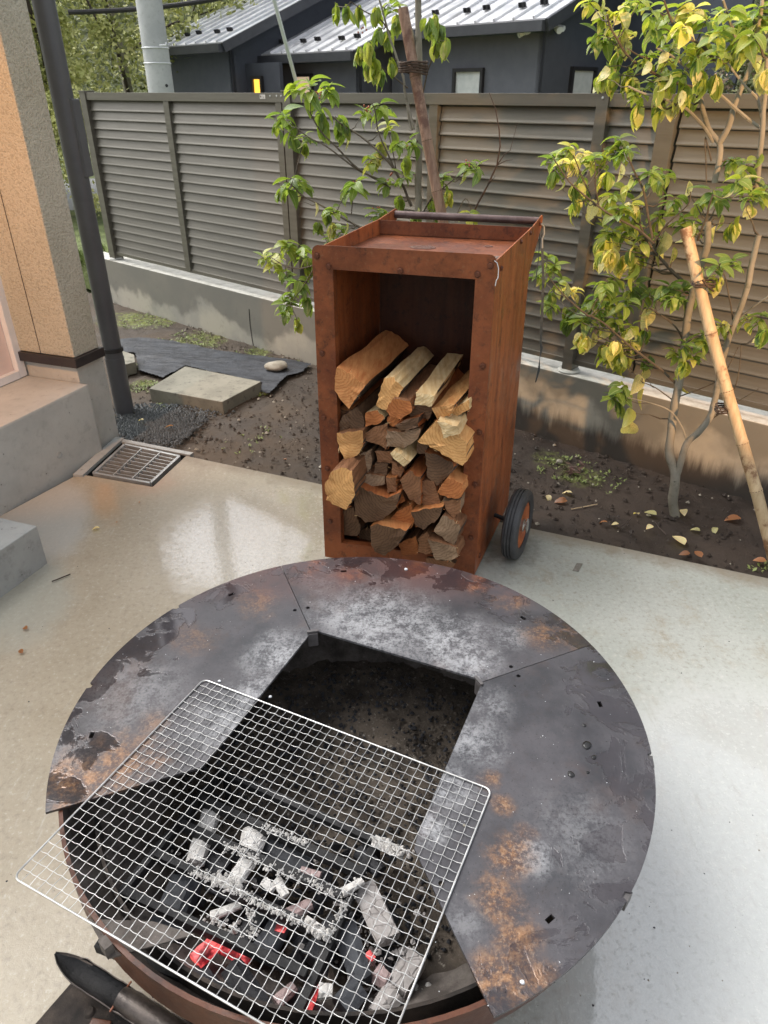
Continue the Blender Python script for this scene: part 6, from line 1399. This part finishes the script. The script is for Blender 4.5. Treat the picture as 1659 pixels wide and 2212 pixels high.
# ================================================================== neighbour's dark house
hA = Vector((-.682, .731, 0)).normalized(); hB = Vector((.731, .682, 0)).normalized(); PT = .40
C3 = Vector((2.63, 14.0, 2.63)); C2 = Vector((-.57, 16.2, 2.28)); C1 = Vector((-3.33, 17.5, 2.48))
nh = thing('dark_house', Vector((1, 18, -.3)), 'dark navy house with pale metal roofs behind the fence', 'house')
def nbox(c0, LA, LB, z_a, z_b, name, mat, inset=0):
    b = [c0, c0+hB*LB, c0+hB*LB+hA*LA, c0+hA*LA]; mb = MB()
    mb.hexa([Vector((p.x, p.y, z_a)) for p in b]+[Vector((p.x, p.y, z_b)) for p in b]); return mb.build(name, mat, nh)
def wall_quad(p, q, z_a, z_b, name, mat, th=.08, nrm=None, z_c=None):
    nrm = nrm; a, b = Vector((p.x, p.y, 0)), Vector((q.x, q.y, 0)); zc_ = z_b if z_c is None else z_c
    mb = MB(); t = nrm*th
    v = [a, b]; mb.hexa([a+Vector((0, 0, z_a)), b+Vector((0, 0, z_a)), b+t+Vector((0, 0, z_a)), a+t+Vector((0, 0, z_a)), a+Vector((0, 0, z_b)), b+Vector((0, 0, zc_)), b+t+Vector((0, 0, zc_)), a+t+Vector((0, 0, z_b))])
    return mb.build(name, mat, nh)
def upx(C, sa, sb): p = C+hA*sa+hB*sb; p = Vector((p.x, p.y, C.z+PT*sb)); return p
EV = .45
# big roof plane polygon (C3 plane)
def onA(u, C):   # distance along hA from C where the pixel column u is
    r = ray(u, 199); k = r.x/r.y; return (C.x-k*C.y)/(k*hA.y-hA.x)
a2 = onA(527, C2)
lb = (C2-C3).dot(hB); la = (C2-C3).dot(hA)
SL = 6.5
roofp = [upx(C3, 0, 0), upx(C3, 0, SL), upx(C3, la+a2, SL), upx(C3, la+a2, lb), upx(C3, la, lb), upx(C3, la, 0)]
rn = Vector((-hB.x*PT, -hB.y*PT, 1)).normalized()
mb = MB(); mb.prism(roofp, -rn*.06); mb.build('roof', M['roof'], nh)
a1 = onA(330, C1)
roof1 = [upx(C1, 0, 0), upx(C1, 0, SL), upx(C1, a1, SL), upx(C1, a1, 0)]
mb = MB(); mb.prism(roof1, -rn*.06); mb.build('roof', M['roof'], nh)
# standing seams
def seam(C, sa, b0_, b1_):
    mb = MB(); p = upx(C, sa, b0_)+rn*.015; q = upx(C, sa, b1_)+rn*.015; d = (q-p); mb.box((p+q)/2, d.length, .035, .05, d.normalized(), az=rn); mb.build('roof_seam', M['roof'], nh)
k = 0
s = .25
while s < la+a2-.05:
    seam(C3, s, 0 if s < la else lb, SL); s += .42
s = .2
while s < a1: seam(C1, s, 0, SL); s += .42
def guard(C, sa, sb):
    p = upx(C, sa, sb)+rn*.02; mb = MB(); mb.box(p, .05, .16, .012, hB, az=rn); mb.box(p+rn*.035, .025, .15, .08, hB, az=rn); mb.box(p+rn*.035+hA*.04, .10, .02, .07, hB, az=rn); mb.box(p+rn*.035-hA*.04, .10, .02, .07, hB, az=rn); mb.build('snow_guard', M['guard'], nh)
s = .46; 
while s < la+a2-.2:
    b_ = .55 if s < la else lb+.5
    guard(C3, s, b_); guard(C3, s+.42, b_-.05); s += 1.26
s = .41
while s < a1-.2: guard(C1, s, .5); guard(C1, s+.42, .45); s += 1.26
# fascia / gutter along eaves and rakes
def beam(p, q, w_, h_, name, mat, dn=0):
    d = (q-p); mb = MB(); mb.box((p+q)/2+Vector((0, 0, dn)), d.length, w_, h_, d.normalized(), az=(0, 0, 1) if abs(d.normalized().z) < .05 else None) if abs(d.normalized().z) < .05 else mb.add([], [])
    if abs(d.normalized().z) >= .05:
        dnm = d.normalized(); side_ = dnm.cross(Vector((0, 0, 1))).normalized(); mb.box((p+q)/2+Vector((0, 0, dn)), d.length, w_, h_, dnm, ay=side_, az=side_.cross(dnm)*-1 if side_.cross(dnm).z < 0 else side_.cross(dnm))
    mb.build(name, M[mat], nh)
beam(upx(C3, 0, -.04), upx(C3, la, -.04), .12, .15, 'gutter', 'facia', -.09)
beam(upx(C3, la, lb-.04), upx(C3, la+a2, lb-.04), .12, .15, 'gutter', 'facia', -.09)
beam(upx(C1, 0, -.04), upx(C1, a1, -.04), .12, .15, 'gutter', 'facia', -.09)
beam(upx(C3, -.03, 0), upx(C3, -.03, SL), .06, .18, 'barge_board', 'facia', -.10); beam(upx(C3, la-.03, lb), upx(C3, la-.03, 0), .06, .18, 'barge_board', 'facia', -.10); beam(upx(C1, -.03, 0), upx(C1, -.03, SL), .06, .18, 'barge_board', 'facia', -.10)
GZ_ = -.3
def wp_(C, sa, sb): p = C+hA*sa+hB*sb; return Vector((p.x, p.y, 0))
E_ = .35; G_ = .28   # overhangs at eave and gable
# V3 walls
zw = lambda C, sb: C.z+PT*sb-.10
wall_quad(wp_(C3, G_, E_), wp_(C3, la+.2, E_), GZ_, zw(C3, E_), 'wall', M['navy_lit'], nrm=hB)
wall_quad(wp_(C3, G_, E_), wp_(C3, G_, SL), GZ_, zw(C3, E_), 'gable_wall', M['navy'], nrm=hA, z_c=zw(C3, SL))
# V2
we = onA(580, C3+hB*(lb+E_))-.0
wall_quad(wp_(C3, la+G_, lb+E_), wp_(C3, we, lb+E_), GZ_, zw(C3, lb+E_), 'wall', M['navy_lit'], nrm=hB)
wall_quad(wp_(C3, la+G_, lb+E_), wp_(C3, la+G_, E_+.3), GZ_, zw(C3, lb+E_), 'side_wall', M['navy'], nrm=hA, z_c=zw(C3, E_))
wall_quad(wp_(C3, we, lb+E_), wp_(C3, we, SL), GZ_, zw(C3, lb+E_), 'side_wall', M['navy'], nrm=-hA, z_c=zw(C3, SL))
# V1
wall_quad(wp_(C1, G_, E_), wp_(C1, a1, E_), GZ_, zw(C1, E_), 'wall', M['navy_lit'], nrm=hB)
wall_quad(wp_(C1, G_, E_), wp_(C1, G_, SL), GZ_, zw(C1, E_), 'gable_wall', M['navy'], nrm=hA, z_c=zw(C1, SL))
# linking wall between V1 and V2 with the lit window
lk0 = wp_(C1, G_, .70); wall_quad(lk0-hA*1.25, lk0, GZ_, 2.12, 'wall', M['navy'], nrm=hB)
wall_quad(lk0-hA*9+hB*4.0, lk0+hB*4.0, GZ_, 6.5, 'upper_wall', M['navy'], nrm=hB)
def win(u0, v0, u1, v1, p0, n, t, pane, name='window', fr=.06):
    A = PL(u0, v0, p0, n); B = PL(u1, v1, p0, n); wd = (B-A).dot(t); zt_, zb_ = A.z, B.z
    c = (A+B)/2; c = A+t*wd/2; ww = abs(wd)
    f = MB(); 
    for (dx, dz, sx, sz) in ((0, (zt_-zb_)/2, ww+fr, fr), (0, -(zt_-zb_)/2, ww+fr, fr), (-ww/2, 0, fr, zt_-zb_-fr), (ww/2, 0, fr, zt_-zb_-fr)):
        f.box(Vector((c.x, c.y, (zt_+zb_)/2+dz))+t*dx-n*.03, sx, .08, sz, t)
    fo = f.build(name, M['guard'], nh); m2 = MB(); m2.box(Vector((c.x, c.y, (zt_+zb_)/2))-n*.012, ww, .02, zt_-zb_, t); m2.build('pane', M[pane], fo)
pw = wp_(C3, G_, E_); win(985, 152, 1040, 232, pw, hB, -hA, 'glassw')
pg_ = wp_(C3, G_, E_); win(1234, 148, 1272, 232, pg_, hA, hB, 'glassw')
pv = wp_(C3, la+G_, lb+E_); win(640, 163, 678, 232, pv, hB, -hA, 'litp')
win(548, 168, 572, 232, lk0, hB, -hA, 'lit')
# wall lamps, cameras
def wall_lamp(u, v, p0, n, t):
    c = PL(u, v, p0, n)-n*.08; mb = MB(); mb.box(c+n*.05, .10, .04, .14, t); mb.lathe([(.0, .12), (.055, .10), (.06, -.10), (.045, -.10), (.04, .08)], c-n*.02, 14); mb.build('wall_lamp', M['guard'], nh)
wall_lamp(606, 158, pv, hB, -hA); wall_lamp(374, 112, wp_(C1, G_, E_), hB, -hA)
for (u, v, n, t) in ((1143, 68, hB, -hA), (1190, 60, hA, hB)):
    c = PL(u, v, pw, n)-n*.12; mb = MB(); mb.tube([c+n*.1+Vector((0, 0, .08)), c+Vector((0, 0, .06)), c], .02, 8); mb.tube([c-n*.10-t*.05-Vector((0, 0, .05)), c+Vector((0, 0, 0))], .055, 12); mb.tube([c+t*.09+Vector((0, 0, .0)), c+t*.09-n*.08+Vector((0, 0, -.02))], .045, 12); mb.build('security_lamp', M['guy'], nh)
mb = MB(); dpq = PL(574, 130, wp_(C3, we, lb+E_-.06), hB); mb.tube([dpq+Vector((0, 0, .10)), dpq, dpq+hB*.1-Vector((0, 0, .25)), Vector((dpq.x, dpq.y, -.3))+hB*.1], .035, 10); mb.build('downpipe', M['facia'], nh)

# utility pole, cables, guy
def vert(u, v, y):
    r = ray(u, v); t = y/r.y; return Vector((0, 0, H))+r*t
pp = vert(348, 195, 11.0); up_ = thing('utility_pole', Vector((pp.x, pp.y, -.16)), 'grey concrete utility pole behind the left of the fence', 'utility pole')
pt = vert(320, 0, 11.0)
mb = MB(); base_ = Vector((pp.x, pp.y, -.2)); mb.tube([base_, Vector((pp.x, pp.y, 9))], [.175, .135], 24); mb.build('pole', M['polec'], up_)
for v in (104, 137):
    z = vert(345, v, 11.0).z; mb = MB(); mb.lathe([(.172, -.008), (.178, 0), (.172, .008)], Vector((pp.x, pp.y, z)), 24); mb.build('band', M['guy'], up_)
mb = MB(); q = vert(345, 98, 10.8); mb.tube([q, q+Vector((.09, -.02, 0)), q+Vector((.09, -.02, .03))], .012, 6); mb.build('step_bolt', M['guy'], up_)
mb = MB(); q = vert(360, 185, 10.82); mb.lathe([(0, 0), (.02, .0)], q, 10, (0, -1, 0)); mb.build('hole', M['guard'], up_)
mb = MB(); a, b_ = vert(155, 26, 12.5), vert(520, -12, 13.6); a2_ = a-(b_-a)*0.02; pts = [a2_.lerp(b_, k/10)-Vector((0, 0, .05*math.sin(k/10*math.pi))) for k in range(11)]; mb.tube(pts, .032, 8); tag(mb.build('power_cable', M['cable']), 'thick dark cable running behind the utility pole', 'cable')
mb = MB(); a, b_ = vert(650, 215, 9.5), vert(592, 0, 9.0); d = (b_-a); g0_ = a-d*((a.z+.2)/d.z); mb.tube([g0_, b_+d*3], .021, 8); tag(mb.build('guy_wire', M['guy']), 'slanting guy wire in a white sleeve in front of the dark house', 'guy wire')

# ================================================================== background vegetation
BL = [simple("far_leaf_olive", (0.27, 0.30, 0.085), (0.44, 0.46, 0.15), 1.2, .6, bump=0), simple("far_leaf_light", (0.50, 0.51, 0.17), (0.62, 0.60, 0.26), 1.2, .6, bump=0), simple("far_leaf_dark", (0.10, 0.12, 0.04), (0.20, 0.22, 0.08), 1.2, .6, bump=0), simple("far_leaf_brown", (0.22, 0.15, 0.11), (0.38, 0.28, 0.20), 1.2, .7, bump=0)]
def bg_tree(base, h, r, nblob, nleaf, lab, mats, name='tree', ls=.085, trunk=.14, cat='tree', zlo=.15, br=7):
    root = thing(name, base, lab, cat); mb = MB()
    top = base+Vector((rnd.uniform(-.3, .3), 0, h*.85)); pts = [base+(top-base)*k/6+Vector((rnd.gauss(0, .06), rnd.gauss(0, .06), 0)) for k in range(7)]
    mb.tube(pts, [trunk*(1-.13*k) for k in range(7)], 10)
    mb.build('trunk', M['bark'], root)
    cen = []
    for k in range(nblob):
        a = rnd.random()*6.28; q = r*math.sqrt(rnd.random()); z = h*(zlo+(1-zlo)*rnd.random()); sh = math.sqrt(max(.1, 1-((z/h-.55)/.6)**2)); cen.append((base+Vector((math.cos(a)*q*sh, math.sin(a)*q*sh, z)), r*rnd.uniform(.16, .34)))
    mb = MB()
    for k in range(br):
        c, _ = rnd.choice(cen); p = pts[rnd.randint(1, 5)]; mid = p.lerp(c, .5)+Vector((0, 0, .15)); mb.tube([p, mid, c], [trunk*.32, trunk*.22, trunk*.10], 6)
    mb.build('limbs', M['deadtwig'], root, fix=False)
    mb = MB(); fs = []
    for k in range(nleaf):
        c, rb_ = rnd.choice(cen); d = Vector((rnd.gauss(0, 1), rnd.gauss(0, 1), rnd.gauss(0, .7))); d.normalize(); p = c+d*rb_*(rnd.random()**.4); l = ls*rnd.uniform(.5, 1.3)
        t = Vector((rnd.gauss(0, 1), rnd.gauss(0, 1), rnd.gauss(-.3, .7))).normalized(); s = t.cross(Vector((rnd.gauss(0, 1), rnd.gauss(0, 1), rnd.gauss(0, 1)))).normalized()
        b = len(mb.v); mb.v += [p-t*l*.5, p+s*l*.25, p+t*l*.5, p-s*l*.25]; mb.f.append([b, b+1, b+2, b+3]); mb.m.append(rnd.choice(mats)); mb.sm.append(False)
    tag(mb.build('crown', BL, root, fix=False), kind='stuff')
bg_tree(Vector((-7.4, 14.5, -.2)), 6.5, 2.2, 70, 34000, 'tall olive-green tree behind the left end of the fence', (0, 0, 1, 2))
bg_tree(Vector((-5.25, 13.4, -.2)), 6.0, .95, 45, 16000, 'light green spindly tree just left of the utility pole', (1, 0, 1, 0))
bg_tree(Vector((-8.9, 16.5, -.2)), 7.5, 2.6, 60, 20000, 'darker tree at the far left behind the downpipe', (0, 2, 2, 1))
bg_tree(Vector((-6.4, 21.0, -.2)), 9.0, 3.6, 60, 22000, 'big bushy tree rising behind the left trees', (0, 2, 0, 1), ls=.15)
bg_tree(Vector((-3.6, 25.5, -.2)), 10.0, 3.6, 60, 20000, 'tree peeping over the left metal roof', (0, 1, 1, 0), ls=.16)
bg_tree(Vector((-5.2, 12.2, -.2)), 1.7, .9, 40, 9000, 'low bright shrub by the road at the left end of the fence', (1, 1, 0, 1), 'shrub', .07, .04, 'shrub', .05)
bg_tree(Vector((7.6, 12.2, -.2)), 2.5, 1.3, 45, 9000, 'dry brown shrub above the fence at the right', (3, 3, 2, 3), 'shrub', .10, .05, 'shrub', .05)
bg_tree(Vector((5.9, 12.8, -.2)), 2.6, .9, 40, 8000, 'dark brown bush between the house and the dry shrub', (2, 3, 2, 2), 'shrub', .09, .05, 'shrub', .05)
bg_tree(Vector((8.6, 15.0, -.2)), 6.5, 2.4, 60, 18000, 'dark tree behind the right tree crown', (2, 2, 0, 2), ls=.14)
# wooded hillside that closes the view behind
mb = MB(); nx = 60; vs = []; fs = []
for j in range(9):
    for i in range(nx+1):
        a = math.radians(-75+150*i/nx); R = 38+j*3.2; z = -.2+14*(1-math.cos(j/8*math.pi))/2; p = Vector((math.sin(a)*R, math.cos(a)*R, z)); p.z += .9*noise.noise(p*.3)*(j > 0); vs.append(p)
for j in range(8):
    for i in range(nx): fs.append((j*(nx+1)+i, j*(nx+1)+i+1, (j+1)*(nx+1)+i+1, (j+1)*(nx+1)+i))
mb.add(vs, fs, 0, True); tag(mb.build('hillside', simple("hillside_woodland", (0.03, 0.04, 0.014), (0.10, 0.115, 0.035), 1.5, .9, bump=1, bscale=3, dist=.4), origin=(0, 0, 0)), kind='structure')

# ================================================================== lit lamps of the house (warm light on wall, porch and fence)
def lantern(name, loc, aim, energy, size_deg, label, blend=.25, color=(1.0, .50, .18), rad=.04):
    root = thing(name, loc, label, 'lamp'); d = (aim-loc).normalized()
    mb = MB(); mb.lathe([(.02, -.14), (.06, -.13), (.065, .05), (.055, .055), (.05, .0)], loc, 20, d); mb.build('housing', M['guard'], root)
    mb = MB(); mb.lathe([(0, .0), (.05, .0)], loc-d*.03, 20, d); mb.build('lens', M['warm'], root)
    l = bpy.data.lights.new('lamp_light', 'SPOT'); l.energy = energy; l.spot_size = math.radians(size_deg); l.spot_blend = blend; l.color = color; l.shadow_soft_size = rad
    o = bpy.data.objects.new('lamp_light', l); COL.objects.link(o); o.parent = root; o.location = d*.07; o.rotation_euler = (-d).to_track_quat('Z', 'Y').to_euler()
    return root
# spot that washes the right half of the fence (out of view, inferred from the warm glow there)
lantern('garden_lantern', Vector((2.15, -.9, 2.35)), Vector((1.80, 3.2, 1.30)), 520, 35, 'lit garden lantern to the right of the terrace aimed at the fence', .18, (1.0, .56, .25), .06)
lantern('porch_lantern', Vector((-2.05, 1.5, 2.2)), Vector((-1.85, 3.2, 1.0)), 62, 62, 'lit porch lantern over the raised porch', .5, (1.0, .46, .15))
